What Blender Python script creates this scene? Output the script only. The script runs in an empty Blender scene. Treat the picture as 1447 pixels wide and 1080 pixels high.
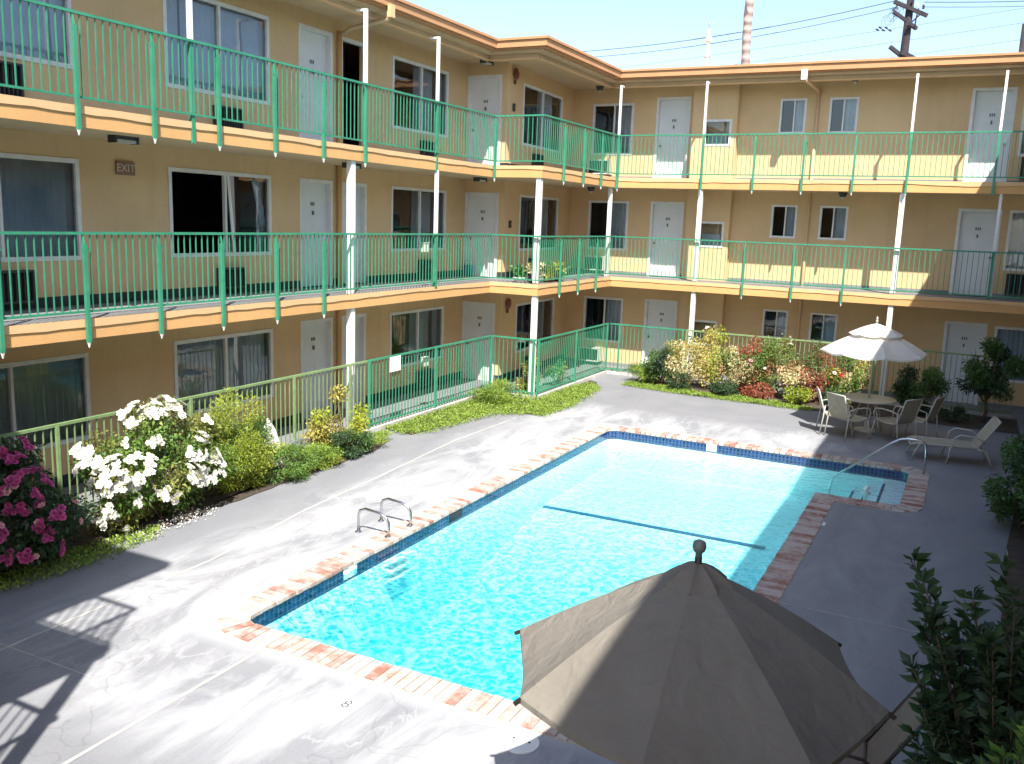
import bpy, math, random
import numpy as np
from mathutils import Vector, Matrix
R = math.radians
rnd = random.Random(7)
scene = bpy.context.scene
COL = scene.collection
# ------------------------------------------------------------------ camera
def setup_camera():
    p, y, r = 0.17792, -0.46572, 0.0351
    fw = Vector((math.sin(y)*math.cos(p), math.cos(y)*math.cos(p), -math.sin(p)))
    rt = Vector((math.cos(y), -math.sin(y), 0)); up = rt.cross(fw)
    X = rt*math.cos(r)+up*math.sin(r); Y = -rt*math.sin(r)+up*math.cos(r); Z = -fw
    cd = bpy.data.cameras.new('camera'); cam = bpy.data.objects.new('camera', cd); COL.objects.link(cam)
    cd.sensor_width = 36; cd.lens = 31.76; cd.clip_start = 0.05; cd.clip_end = 2000
    M = Matrix(((X.x, Y.x, Z.x, 10.2475), (X.y, Y.y, Z.y, -19.0262), (X.z, Y.z, Z.z, 4.1681), (0, 0, 0, 1)))
    cam.matrix_world = M
    scene.camera = cam
setup_camera()
# ------------------------------------------------------------------ sky and sun
SUN = Vector((0.425, -0.66, 1.0)).normalized()
w = bpy.data.worlds.new('World'); scene.world = w; w.use_nodes = True
nt = w.node_tree; nt.nodes.clear()
sky = nt.nodes.new('ShaderNodeTexSky'); sky.sky_type = 'NISHITA'; sky.sun_disc = False
sky.sun_elevation = math.asin(SUN.z); sky.sun_rotation = math.atan2(SUN.x, SUN.y)
sky.air_density = 1.0; sky.dust_density = 1.2; sky.ozone_density = 1.0
bg = nt.nodes.new('ShaderNodeBackground'); bg.inputs[1].default_value = 0.13
wo = nt.nodes.new('ShaderNodeOutputWorld')
nt.links.new(sky.outputs[0], bg.inputs[0]); nt.links.new(bg.outputs[0], wo.inputs[0])
sl = bpy.data.lights.new('sun', 'SUN'); sl.energy = 5.0; sl.angle = R(0.53); sl.color = (1.0, 0.955, 0.88)
so = bpy.data.objects.new('sun', sl); COL.objects.link(so)
so.rotation_euler = SUN.to_track_quat('Z', 'Y').to_euler(); so.location = (20, -30, 40)
scene.view_settings.view_transform = 'Standard'; scene.view_settings.look = 'None'
scene.view_settings.gamma = 1; scene.view_settings.exposure = 1.12
scene.render.engine = 'CYCLES'
scene.cycles.max_bounces = 8; scene.cycles.transparent_max_bounces = 24
# ------------------------------------------------------------------ dimensions
J, L, Z2, Z3, T = 1.256, 4.73, 2.70, 5.39, 0.264
XW, YJ, XO, YB = -1.48, 1.3, -0.36, 6.0
XI = -0.9
ZR = 8.2
RAIL, FEN = 1.12, 1.42
# ------------------------------------------------------------------ materials
MATS = {}
def new_mat(name):
    m = bpy.data.materials.new(name); m.use_nodes = True
    nt = m.node_tree; nt.nodes.clear()
    o = nt.nodes.new('ShaderNodeOutputMaterial'); b = nt.nodes.new('ShaderNodeBsdfPrincipled')
    nt.links.new(b.outputs[0], o.inputs[0]); MATS[name] = m
    return m, nt, b, o
def N(nt, t, **k):
    n = nt.nodes.new(t)
    for a, v in k.items(): setattr(n, a, v)
    return n
def pos(nt): return N(nt, 'ShaderNodeNewGeometry').outputs['Position']
def objco(nt): return N(nt, 'ShaderNodeTexCoord').outputs['Object']
def noise(nt, co, scale, detail=4, rough=0.6, dist=0.0):
    n = N(nt, 'ShaderNodeTexNoise'); n.inputs['Scale'].default_value = scale; n.inputs['Detail'].default_value = detail
    n.inputs['Roughness'].default_value = rough; n.inputs['Distortion'].default_value = dist
    nt.links.new(co, n.inputs['Vector']); return n.outputs['Fac']
def ramp(nt, fac, stops):
    r = N(nt, 'ShaderNodeValToRGB'); e = r.color_ramp.elements
    while len(e) < len(stops): e.new(0.5)
    for i, (p, c) in enumerate(stops):
        e[i].position = p; e[i].color = (c, c, c, 1) if not hasattr(c, '__len__') else (*c, 1)
    nt.links.new(fac, r.inputs[0]); return r.outputs[0]
def mix(nt, fac, a, b, mode='MIX'):
    m = N(nt, 'ShaderNodeMix', data_type='RGBA', blend_type=mode)
    for s, v in ((0, fac), (6, a), (7, b)):
        if hasattr(v, 'is_linked'): nt.links.new(v, m.inputs[s])
        elif s == 0: m.inputs[0].default_value = v
        else: m.inputs[s].default_value = (*v, 1)
    return m.outputs[2]
def math_(nt, op, a, b=0.0, c=None):
    m = N(nt, 'ShaderNodeMath', operation=op)
    for i, v in enumerate((a, b, c)):
        if v is None: continue
        if hasattr(v, 'is_linked'): nt.links.new(v, m.inputs[i])
        else: m.inputs[i].default_value = v
    return m.outputs[0]
def bump(nt, b, h, strength=0.3, dist=0.01):
    bp = N(nt, 'ShaderNodeBump'); bp.inputs['Strength'].default_value = strength; bp.inputs['Distance'].default_value = dist
    nt.links.new(h, bp.inputs['Height']); nt.links.new(bp.outputs[0], b.inputs['Normal'])
def painted(name, col, rough=0.6, var=0.12, scale=3.0, bumps=0.0, bscale=60, metal=0.0, co='pos', dark=None):
    m, nt, b, o = new_mat(name)
    c = pos(nt) if co == 'pos' else objco(nt)
    n = noise(nt, c, scale, 5, 0.65)
    d = dark or tuple(x*(1-2*var) for x in col)
    k = mix(nt, ramp(nt, n, [(0.3, 0.0), (0.7, 1.0)]), d, tuple(min(1, x*(1+var*0.4)) for x in col))
    nt.links.new(k, b.inputs['Base Color']); b.inputs['Roughness'].default_value = rough; b.inputs['Metallic'].default_value = metal
    if bumps: bump(nt, b, noise(nt, c, bscale, 3), bumps, 0.006)
    return m
# stucco walls
def stucco(name, col, band=None):
    m, nt, b, o = new_mat(name)
    c = pos(nt)
    big = ramp(nt, noise(nt, c, 0.8, 4, 0.6), [(0.3, 0.0), (0.75, 1.0)])
    k = mix(nt, big, tuple(x*0.88 for x in col), tuple(x*1.04 for x in col))
    mp = N(nt, 'ShaderNodeMapping'); mp.inputs['Scale'].default_value = (7, 7, 0.35); nt.links.new(c, mp.inputs[0])
    st = ramp(nt, noise(nt, mp.outputs[0], 1.0, 4, 0.7), [(0.55, 0.0), (0.85, 1.0)])
    k = mix(nt, math_(nt, 'MULTIPLY', st, 0.45), k, tuple(x*0.60 for x in col))
    pa = ramp(nt, noise(nt, c, 0.45, 2, 0.4), [(0.56, 0.0), (0.575, 1.0)]); k = mix(nt, math_(nt, 'MULTIPLY', pa, 0.10), k, tuple(min(1, x*1.25) for x in col))
    fn = ramp(nt, noise(nt, c, 14, 6, 0.75), [(0.52, 0.0), (0.8, 1.0)]); k = mix(nt, math_(nt, 'MULTIPLY', fn, 0.22), k, tuple(x*0.7 for x in col))
    nt.links.new(k, b.inputs['Base Color']); b.inputs['Roughness'].default_value = 0.9
    bump(nt, b, noise(nt, c, 55, 5, 0.7), 0.55, 0.008)
    return m
stucco('wall', (0.67, 0.465, 0.25)); stucco('slab_edge', (0.62, 0.345, 0.135)); stucco('soffit', (0.58, 0.42, 0.25))
stucco('fascia', (0.50, 0.255, 0.12)); stucco('nosing', (0.68, 0.43, 0.22))
painted('floor_grey', (0.22, 0.225, 0.23), 0.8, 0.15, 2, 0.2)
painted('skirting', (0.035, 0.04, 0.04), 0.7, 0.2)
painted('green_paint', (0.040, 0.245, 0.140), 0.42, 0.12, 6)
m_ = MATS['green_paint']; nt = m_.node_tree; b = [n for n in nt.nodes if n.type == 'BSDF_PRINCIPLED'][0]; src = b.inputs['Base Color'].links[0].from_socket; c = pos(nt)
k = mix(nt, math_(nt, 'MULTIPLY', ramp(nt, noise(nt, c, 1.3, 4, 0.6), [(0.45, 0.0), (0.7, 1.0)]), 0.4), src, (0.075, 0.30, 0.19))
k = mix(nt, ramp(nt, noise(nt, c, 28, 5, 0.75), [(0.66, 0.0), (0.70, 1.0)]), k, (0.10, 0.055, 0.03)); nt.links.new(k, b.inputs['Base Color'])
painted('pale_green', (0.20, 0.30, 0.13), 0.6, 0.15, 6)  # paler olive green shared by two fence sections
painted('white_paint', (0.78, 0.77, 0.74), 0.5, 0.06, 4)
painted('door_white', (0.70, 0.71, 0.70), 0.45, 0.05, 2)
painted('white_trim', (0.74, 0.73, 0.70), 0.5, 0.08, 5)
painted('curtain', (0.60, 0.64, 0.66), 0.9, 0.1, 2)
painted('curtain_pale', (0.72, 0.76, 0.80), 0.9, 0.08, 2)
painted('interior', (0.05, 0.05, 0.055), 0.9, 0.1)
painted('screen', (0.03, 0.03, 0.035), 0.8, 0.1)
painted('black_iron', (0.02, 0.02, 0.022), 0.5, 0.1)
painted('ac_dark', (0.045, 0.045, 0.045), 0.6, 0.1)
painted('ac_beige', (0.62, 0.60, 0.52), 0.5, 0.08)
painted('concrete', (0.50, 0.48, 0.44), 0.85, 0.18, 4, 0.3)
painted('soil', (0.075, 0.055, 0.04), 0.95, 0.25, 6, 0.8, 25)
painted('red_metal', (0.20, 0.035, 0.02), 0.5, 0.15, 9)
painted('lamp_glass', (0.55, 0.53, 0.48), 0.4, 0.05)
painted('wood_pole', (0.035, 0.027, 0.035), 0.9, 0.3, 4, 0.5, 20)
painted('cable', (0.14, 0.20, 0.26), 0.6, 0.05)
painted('ceramic', (0.75, 0.73, 0.70), 0.3, 0.05)
painted('bark', (0.14, 0.095, 0.06), 0.9, 0.25, 9, 0.5, 30)
painted('steel', (0.62, 0.62, 0.63), 0.22, 0.04, 5, metal=1.0)
painted('tan_frame', (0.46, 0.44, 0.38), 0.4, 0.06, 5)
painted('brown_frame', (0.03, 0.022, 0.018), 0.4, 0.1, 5)
painted('sling', (0.36, 0.33, 0.255), 0.8, 0.1, 12, 0.3, 300, co='obj')
painted('sling_brown', (0.20, 0.145, 0.11), 0.8, 0.1, 12, 0.3, 300, co='obj')
painted('plastic_white', (0.80, 0.80, 0.78), 0.35, 0.04)
painted('terracotta', (0.36, 0.13, 0.06), 0.8, 0.15, 8)
painted('blue_plastic', (0.03, 0.17, 0.36), 0.35, 0.05)
painted('stripe_blue', (0.015, 0.08, 0.20), 0.4, 0.1)
painted('ink', (0.12, 0.12, 0.12), 0.7, 0.05)
painted('brass', (0.35, 0.25, 0.10), 0.35, 0.05, metal=1.0)
painted('paper', (0.88, 0.90, 0.88), 0.7, 0.02)
painted('sign_brown', (0.30, 0.17, 0.11), 0.6, 0.2, 9)
painted('sign_pale', (0.62, 0.50, 0.42), 0.6, 0.1)
painted('finial_grey', (0.16, 0.18, 0.17), 0.4, 0.08)
painted('stone', (0.42, 0.33, 0.25), 0.9, 0.25, 7, 0.5, 30)
# palm trunk with rings
m, nt, b, o = new_mat('palm_trunk')
wv = N(nt, 'ShaderNodeTexWave', wave_type='BANDS', bands_direction='Z'); wv.inputs['Scale'].default_value = 0.9; wv.inputs['Distortion'].default_value = 2.5
wv.inputs['Detail'].default_value = 3; nt.links.new(pos(nt), wv.inputs['Vector'])
nt.links.new(mix(nt, ramp(nt, wv.outputs['Fac'], [(0.25, 0.0), (0.6, 1.0)]), (0.30, 0.225, 0.205), (0.37, 0.285, 0.26)), b.inputs['Base Color'])
b.inputs['Roughness'].default_value = 0.95; bump(nt, b, wv.outputs['Fac'], 0.8, 0.05)
# canvas
def canvas(name, col, trans):
    m, nt, b, o = new_mat(name)
    c = objco(nt); n = ramp(nt, noise(nt, c, 2.2, 5, 0.6), [(0.3, 0.0), (0.7, 1.0)])
    k = mix(nt, n, tuple(x*0.84 for x in col), col); k = mix(nt, math_(nt, 'MULTIPLY', ramp(nt, noise(nt, c, 1.1, 7, 0.7, 1.0), [(0.5, 0.0), (0.75, 1.0)]), 0.3), k, tuple(min(1, x*1.35) for x in col))
    nt.links.new(k, b.inputs['Base Color']); b.inputs['Roughness'].default_value = 0.9
    w_ = noise(nt, c, 420, 2); s_ = noise(nt, c, 7, 3, 0.5, 0.6)
    bump(nt, b, math_(nt, 'ADD', math_(nt, 'MULTIPLY', w_, 0.12), s_), 0.9, 0.035)
    t = N(nt, 'ShaderNodeBsdfTranslucent'); nt.links.new(k, t.inputs[0])
    mx = N(nt, 'ShaderNodeMixShader'); mx.inputs[0].default_value = trans
    nt.links.new(b.outputs[0], mx.inputs[1]); nt.links.new(t.outputs[0], mx.inputs[2]); nt.links.new(mx.outputs[0], o.inputs[0])
canvas('canvas_tan', (0.215, 0.194, 0.162), 0.04); canvas('canvas_white', (0.80, 0.77, 0.72), 0.25)
# window glass
m, nt, b, o = new_mat('glass')
nt.nodes.remove(b)
gl = N(nt, 'ShaderNodeBsdfGlossy'); gl.inputs['Roughness'].default_value = 0.02; gl.inputs['Color'].default_value = (0.9, 0.95, 1, 1)
tr = N(nt, 'ShaderNodeBsdfTransparent'); tr.inputs[0].default_value = (0.84, 0.88, 0.90, 1)
fr = N(nt, 'ShaderNodeFresnel'); fr.inputs[0].default_value = 1.6
mx = N(nt, 'ShaderNodeMixShader')
nt.links.new(math_(nt, 'ADD', math_(nt, 'MULTIPLY', fr.outputs[0], 1.05), 0.02), mx.inputs[0])
nt.links.new(tr.outputs[0], mx.inputs[1]); nt.links.new(gl.outputs[0], mx.inputs[2]); nt.links.new(mx.outputs[0], o.inputs[0])
bn = N(nt, 'ShaderNodeBump'); bn.inputs['Strength'].default_value = 0.06; bn.inputs['Distance'].default_value = 0.05
nt.links.new(noise(nt, pos(nt), 1.3, 2), bn.inputs['Height']); nt.links.new(bn.outputs[0], gl.inputs['Normal'])
# pool deck: painted grey concrete with white mineral stains by the pool
m, nt, b, o = new_mat('deck')
c = pos(nt)
sx = N(nt, 'ShaderNodeSeparateXYZ'); nt.links.new(c, sx.inputs[0])
base = mix(nt, ramp(nt, noise(nt, c, 0.9, 6, 0.6), [(0.3, 0.0), (0.7, 1.0)]), (0.172, 0.178, 0.196), (0.222, 0.224, 0.236))
base = mix(nt, math_(nt, 'MULTIPLY', ramp(nt, noise(nt, c, 38, 3, 0.7), [(0.45, 0.0), (0.75, 1.0)]), 0.35), base, (0.12, 0.12, 0.128))
# distance beyond the stained band around the pool basin
wob = math_(nt, 'MULTIPLY', math_(nt, 'SUBTRACT', noise(nt, c, 0.9, 4, 0.6), 0.5), 1.5)
dx = math_(nt, 'MAXIMUM', math_(nt, 'SUBTRACT', 3.92, sx.outputs[0]), math_(nt, 'SUBTRACT', sx.outputs[0], 8.39))
dy = math_(nt, 'MAXIMUM', math_(nt, 'SUBTRACT', -12.48, sx.outputs[1]), math_(nt, 'SUBTRACT', sx.outputs[1], -1.88))
dd = math_(nt, 'ADD', math_(nt, 'MAXIMUM', dx, dy), wob)
band = ramp(nt, math_(nt, 'MULTIPLY', dd, 0.25), [(0.34, 1.0), (0.60, 0.0)])
mp = N(nt, 'ShaderNodeMapping'); mp.inputs['Rotation'].default_value = (0, 0, 0.5); mp.inputs['Scale'].default_value = (1.6, 0.55, 1); nt.links.new(c, mp.inputs[0])
wash = ramp(nt, noise(nt, mp.outputs[0], 0.9, 9, 0.66, 0.9), [(0.42, 0.0), (0.64, 1.0)])
vein = noise(nt, mp.outputs[0], 1.1, 5, 0.55, 1.2)
vein = ramp(nt, math_(nt, 'ABSOLUTE', math_(nt, 'SUBTRACT', vein, 0.5)), [(0.0, 1.0), (0.034, 0.0)])
ns = ramp(nt, math_(nt, 'MAXIMUM', dx, dy), [(0.30, 0.6), (0.62, 0.0)])
stain = math_(nt, 'MULTIPLY', math_(nt, 'MAXIMUM', math_(nt, 'MAXIMUM', math_(nt, 'ADD', math_(nt, 'MULTIPLY', wash, 0.62), 0.12), math_(nt, 'MULTIPLY', vein, 0.42)), ns), band)
right = ramp(nt, math_(nt, 'MULTIPLY', math_(nt, 'SUBTRACT', sx.outputs[0], 8.0), 1.0), [(0.1, 1.0), (0.75, 0.36)])
stain = math_(nt, 'MULTIPLY', stain, right)
col = mix(nt, stain, base, (0.50, 0.505, 0.52))
# hairline cracks outside the band too
vo = N(nt, 'ShaderNodeTexVoronoi', feature='DISTANCE_TO_EDGE'); vo.inputs['Scale'].default_value = 0.33
cd = N(nt, 'ShaderNodeVectorMath', operation='ADD'); nz = N(nt, 'ShaderNodeTexNoise'); nz.inputs['Scale'].default_value = 1.6; nt.links.new(c, nz.inputs['Vector'])
nt.links.new(c, cd.inputs[0]); nt.links.new(nz.outputs['Color'], cd.inputs[1]); nt.links.new(cd.outputs[0], vo.inputs['Vector'])
cr = math_(nt, 'MULTIPLY', ramp(nt, vo.outputs['Distance'], [(0.0, 1.0), (0.004, 0.0)]), 0.3)
col = mix(nt, cr, col, (0.10, 0.10, 0.105))
nt.links.new(col, b.inputs['Base Color']); b.inputs['Roughness'].default_value = 0.75
bump(nt, b, noise(nt, c, 45, 4, 0.7), 0.35, 0.006)
# bricks of the coping: red brick with white efflorescence
m, nt, b, o = new_mat('brick')
c = pos(nt)
at = N(nt, 'ShaderNodeAttribute', attribute_name='rnd')
red = mix(nt, at.outputs['Fac'], (0.28, 0.125, 0.09), (0.42, 0.25, 0.19))
wn = math_(nt, 'ADD', math_(nt, 'MULTIPLY', noise(nt, c, 5.5, 5, 0.7), 0.9), math_(nt, 'MULTIPLY', at.outputs['Fac'], 0.24))
col = mix(nt, ramp(nt, wn, [(0.40, 0.0), (0.64, 0.92)]), red, (0.50, 0.44, 0.40))
nt.links.new(col, b.inputs['Base Color']); b.inputs['Roughness'].default_value = 0.85; bump(nt, b, noise(nt, c, 60, 4), 0.5, 0.006)
# tile band
m, nt, b, o = new_mat('tiles')
c = pos(nt)
vt = N(nt, 'ShaderNodeTexVoronoi'); vt.inputs['Scale'].default_value = 14; vt.inputs['Randomness'].default_value = 0.0; nt.links.new(c, vt.inputs['Vector'])
bt = ramp(nt, N(nt, 'ShaderNodeSeparateXYZ').outputs[0], [(0, 0), (1, 1)])
sp = N(nt, 'ShaderNodeSeparateColor'); nt.links.new(vt.outputs['Color'], sp.inputs[0])
col = mix(nt, sp.outputs[0], (0.002, 0.006, 0.045), (0.008, 0.032, 0.15))
grout = ramp(nt, vt.outputs['Distance'], [(0.40, 0.0), (0.48, 1.0)])
col = mix(nt, math_(nt, 'MULTIPLY', grout, 0.5), col, (0.10, 0.14, 0.24))
nt.links.new(col, b.inputs['Base Color']); b.inputs['Roughness'].default_value = 0.15
# plaster
m, nt, b, o = new_mat('plaster')
c = pos(nt)
col = mix(nt, ramp(nt, noise(nt, c, 1.2, 5, 0.6), [(0.3, 0.0), (0.7, 1.0)]), (0.76, 0.87, 0.86), (0.86, 0.93, 0.92))
nt.links.new(col, b.inputs['Base Color']); b.inputs['Roughness'].default_value = 0.7
# water: clear, slightly absorbing, rippled; ripple light is painted as a pattern in its tint
m, nt, b, o = new_mat('water')
nt.nodes.remove(b)
c = pos(nt)
sxy = N(nt, 'ShaderNodeSeparateXYZ'); nt.links.new(c, sxy.inputs[0])
rip = math_(nt, 'ADD', noise(nt, c, 5.5, 3, 0.6, 0.8), math_(nt, 'MULTIPLY', noise(nt, c, 15, 2, 0.6, 0.4), 0.35))
bn = N(nt, 'ShaderNodeBump'); bn.inputs['Strength'].default_value = 0.55; bn.inputs['Distance'].default_value = 0.05
nt.links.new(rip, bn.inputs['Height'])
gl = N(nt, 'ShaderNodeBsdfGlossy'); gl.inputs['Roughness'].default_value = 0.06; nt.links.new(bn.outputs[0], gl.inputs['Normal'])
fr = N(nt, 'ShaderNodeFresnel'); fr.inputs[0].default_value = 1.33; nt.links.new(bn.outputs[0], fr.inputs['Normal'])
tr = N(nt, 'ShaderNodeBsdfTransparent')
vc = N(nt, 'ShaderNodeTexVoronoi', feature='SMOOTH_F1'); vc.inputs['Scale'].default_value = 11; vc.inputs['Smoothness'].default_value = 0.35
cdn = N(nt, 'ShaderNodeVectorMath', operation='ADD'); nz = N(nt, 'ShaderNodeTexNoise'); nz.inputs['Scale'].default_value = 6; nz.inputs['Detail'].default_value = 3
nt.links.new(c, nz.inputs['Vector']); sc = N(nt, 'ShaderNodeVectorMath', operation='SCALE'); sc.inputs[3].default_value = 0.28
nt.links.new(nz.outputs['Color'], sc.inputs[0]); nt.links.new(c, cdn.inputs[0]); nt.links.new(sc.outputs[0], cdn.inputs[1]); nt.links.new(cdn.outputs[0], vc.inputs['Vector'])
caustic_net = ramp(nt, vc.outputs['Distance'], [(0.25, 0.0), (0.62, 1.0)])
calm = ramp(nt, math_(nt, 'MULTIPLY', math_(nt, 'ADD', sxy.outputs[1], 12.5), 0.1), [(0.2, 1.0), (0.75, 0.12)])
amp = math_(nt, 'MULTIPLY', calm, caustic_net)
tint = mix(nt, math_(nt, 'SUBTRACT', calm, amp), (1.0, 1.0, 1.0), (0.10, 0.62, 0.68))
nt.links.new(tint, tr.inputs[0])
mx = N(nt, 'ShaderNodeMixShader'); nt.links.new(fr.outputs[0], mx.inputs[0]); nt.links.new(tr.outputs[0], mx.inputs[1]); nt.links.new(gl.outputs[0], mx.inputs[2])
nt.links.new(mx.outputs[0], o.inputs[0])
va = N(nt, 'ShaderNodeVolumeAbsorption'); va.inputs[0].default_value = (0.06, 0.84, 0.91, 1); va.inputs[1].default_value = 0.34
nt.links.new(va.outputs[0], o.inputs['Volume'])
# foliage
def leafmat(name, ca, cb, trans=0.25, rough=0.5):
    m, nt, b, o = new_mat(name)
    at = N(nt, 'ShaderNodeAttribute', attribute_name='rnd')
    k = mix(nt, at.outputs['Fac'], ca, cb)
    nt.links.new(k, b.inputs['Base Color']); b.inputs['Roughness'].default_value = rough
    t = N(nt, 'ShaderNodeBsdfTranslucent'); nt.links.new(mix(nt, 0.5, k, tuple(min(1, x*1.5) for x in cb)), t.inputs[0])
    mx = N(nt, 'ShaderNodeMixShader'); mx.inputs[0].default_value = trans
    nt.links.new(b.outputs[0], mx.inputs[1]); nt.links.new(t.outputs[0], mx.inputs[2]); nt.links.new(mx.outputs[0], o.inputs[0])
leafmat('leaf_green', (0.035, 0.085, 0.02), (0.11, 0.20, 0.045)); leafmat('leaf_dark', (0.015, 0.04, 0.018), (0.05, 0.10, 0.035))
leafmat('leaf_lime', (0.15, 0.22, 0.02), (0.40, 0.44, 0.05)); leafmat('leaf_grass', (0.12, 0.21, 0.025), (0.30, 0.40, 0.06))
leafmat('leaf_yellow', (0.24, 0.24, 0.05), (0.55, 0.46, 0.12)); leafmat('leaf_red', (0.14, 0.035, 0.022), (0.42, 0.13, 0.07))
leafmat('leaf_olea', (0.02, 0.045, 0.018), (0.065, 0.11, 0.04)); leafmat('leaf_rose', (0.10, 0.15, 0.03), (0.28, 0.28, 0.07)); leafmat('leaf_mid', (0.05, 0.12, 0.02), (0.16, 0.27, 0.05)); leafmat('leaf_cream', (0.35, 0.33, 0.15), (0.72, 0.62, 0.34)); leafmat('leaf_silver', (0.16, 0.2, 0.2), (0.34, 0.38, 0.37))
leafmat('petal_white', (0.72, 0.70, 0.62), (0.88, 0.87, 0.82), 0.3); leafmat('petal_pink', (0.34, 0.03, 0.16), (0.62, 0.12, 0.32), 0.3)
leafmat('petal_red', (0.45, 0.03, 0.02), (0.65, 0.09, 0.05), 0.3); leafmat('petal_blush', (0.6, 0.28, 0.3), (0.8, 0.5, 0.48), 0.3)
# ------------------------------------------------------------------ mesh helpers
class MB:
    def __init__(s): s.v = []; s.f = []; s.r = []
    def add(s, vs, fs, r=None):
        k = len(s.v); s.v += [tuple(v) for v in vs]; s.f += [tuple(i+k for i in f) for f in fs]
        s.r += [0.5 if r is None else r]*len(fs); return s
    def box(s, x0, x1, y0, y1, z0, z1, r=None):
        return s.hexa([(x0, y0, z0), (x1, y0, z0), (x1, y1, z0), (x0, y1, z0), (x0, y0, z1), (x1, y0, z1), (x1, y1, z1), (x0, y1, z1)], r)
    def hexa(s, p, r=None):
        return s.add(p, [(0, 3, 2, 1), (4, 5, 6, 7), (0, 1, 5, 4), (1, 2, 6, 5), (2, 3, 7, 6), (3, 0, 4, 7)], r)
    def quad(s, a, b, c, d, r=None): return s.add([a, b, c, d], [(0, 1, 2, 3)], r)
    def bar(s, a, b, w, h=None, up=(0, 0, 1), r=None):
        a, b = Vector(a), Vector(b); h = h or w; d = (b-a).normalized(); u = Vector(up)
        if abs(d.dot(u)) > 0.98: u = Vector((0, 1, 0)) if abs(d.y) < 0.9 else Vector((1, 0, 0))
        x = d.cross(u).normalized()*w/2; z = x.cross(d).normalized()*h/2
        return s.hexa([a-x-z, a+x-z, b+x-z, b-x-z, a-x+z, a+x+z, b+x+z, b-x+z], r)
    def tube(s, pts, rad, n=8, r=None, cap=True):
        pts = [Vector(p) for p in pts]; m = len(pts); rr = rad if hasattr(rad, '__len__') else [rad]*m
        k = len(s.v); prev = None
        for i, p in enumerate(pts):
            d = (pts[min(i+1, m-1)]-pts[max(i-1, 0)]).normalized()
            u = prev if prev is not None else (Vector((0, 0, 1)) if abs(d.z) < 0.9 else Vector((1, 0, 0)))
            x = d.cross(u)
            if x.length < 1e-4: x = d.cross(Vector((0.3, 1, 0.2)))
            x.normalize(); y = x.cross(d).normalized(); prev = y
            for j in range(n):
                a = 2*math.pi*j/n; s.v.append(tuple(p+(x*math.cos(a)+y*math.sin(a))*rr[i]))
        for i in range(m-1):
            for j in range(n):
                j2 = (j+1) % n; s.f.append((k+i*n+j, k+(i+1)*n+j, k+(i+1)*n+j2, k+i*n+j2)); s.r.append(0.5 if r is None else r)
        if cap:
            s.f.append(tuple(k+j for j in range(n))); s.f.append(tuple(k+(m-1)*n+j for j in reversed(range(n)))); s.r += [0.5 if r is None else r]*2
        return s
    def lathe(s, c, prof, n=16, r=None):
        k = len(s.v); c = Vector(c)
        for (q, z) in prof:
            for j in range(n):
                a = 2*math.pi*j/n; s.v.append((c.x+q*math.cos(a), c.y+q*math.sin(a), c.z+z))
        for i in range(len(prof)-1):
            for j in range(n):
                j2 = (j+1) % n; s.f.append((k+i*n+j, k+i*n+j2, k+(i+1)*n+j2, k+(i+1)*n+j)); s.r.append(0.5 if r is None else r)
        s.f.append(tuple(k+j for j in reversed(range(n)))); s.f.append(tuple(k+(len(prof)-1)*n+j for j in range(n))); s.r += [0.5 if r is None else r]*2
        return s
    def build(s, name, mat, parent=None, smooth=False, origin=None, attr=False):
        me = bpy.data.meshes.new(name)
        vs = s.v
        if origin is not None: vs = [(v[0]-origin[0], v[1]-origin[1], v[2]-origin[2]) for v in s.v]
        me.from_pydata(vs, [], s.f); me.materials.append(MATS[mat])
        if attr:
            a = me.attributes.new('rnd', 'FLOAT', 'FACE'); a.data.foreach_set('value', s.r)
        if smooth: me.polygons.foreach_set('use_smooth', [True]*len(s.f))
        me.update()
        o = bpy.data.objects.new(name, me); COL.objects.link(o)
        if parent is not None: o.parent = parent
        if origin is not None: o.location = origin
        return o
def tag(o, label=None, cat=None, group=None, kind=None):
    if label: o['label'] = label
    if cat: o['category'] = cat
    if group: o['group'] = group
    if kind: o['kind'] = kind
    return o
def thing(name, label, cat, loc=(0, 0, 0), rz=0, group=None):
    o = bpy.data.objects.new(name, None); COL.objects.link(o); o.location = loc; o.rotation_euler = (0, 0, rz)
    o.empty_display_size = 0.1
    return tag(o, label, cat, group)
def copy_tree(o, parent=None):
    c = o.copy(); COL.objects.link(c)
    if parent is not None: c.parent = parent
    for ch in list(o.children): copy_tree(ch, c)
    return c
def structure(o): o['kind'] = 'structure'; return o
def text_mesh(txt, size, M, mat, name, parent=None, ext=0.002, sx=1.0):
    cu = bpy.data.curves.new(name, 'FONT'); cu.body = txt; cu.size = size; cu.align_x = 'CENTER'; cu.align_y = 'CENTER'; cu.extrude = ext
    t = bpy.data.objects.new(name+'_tmp', cu); COL.objects.link(t)
    bpy.context.view_layer.update()
    me = bpy.data.meshes.new_from_object(t); bpy.data.objects.remove(t); me.name = name
    me.materials.clear(); me.materials.append(MATS[mat]); me.transform(M @ Matrix.Diagonal((sx, 1, 1, 1)))
    o = bpy.data.objects.new(name, me); COL.objects.link(o)
    if parent is not None: o.parent = parent
    return o
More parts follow.
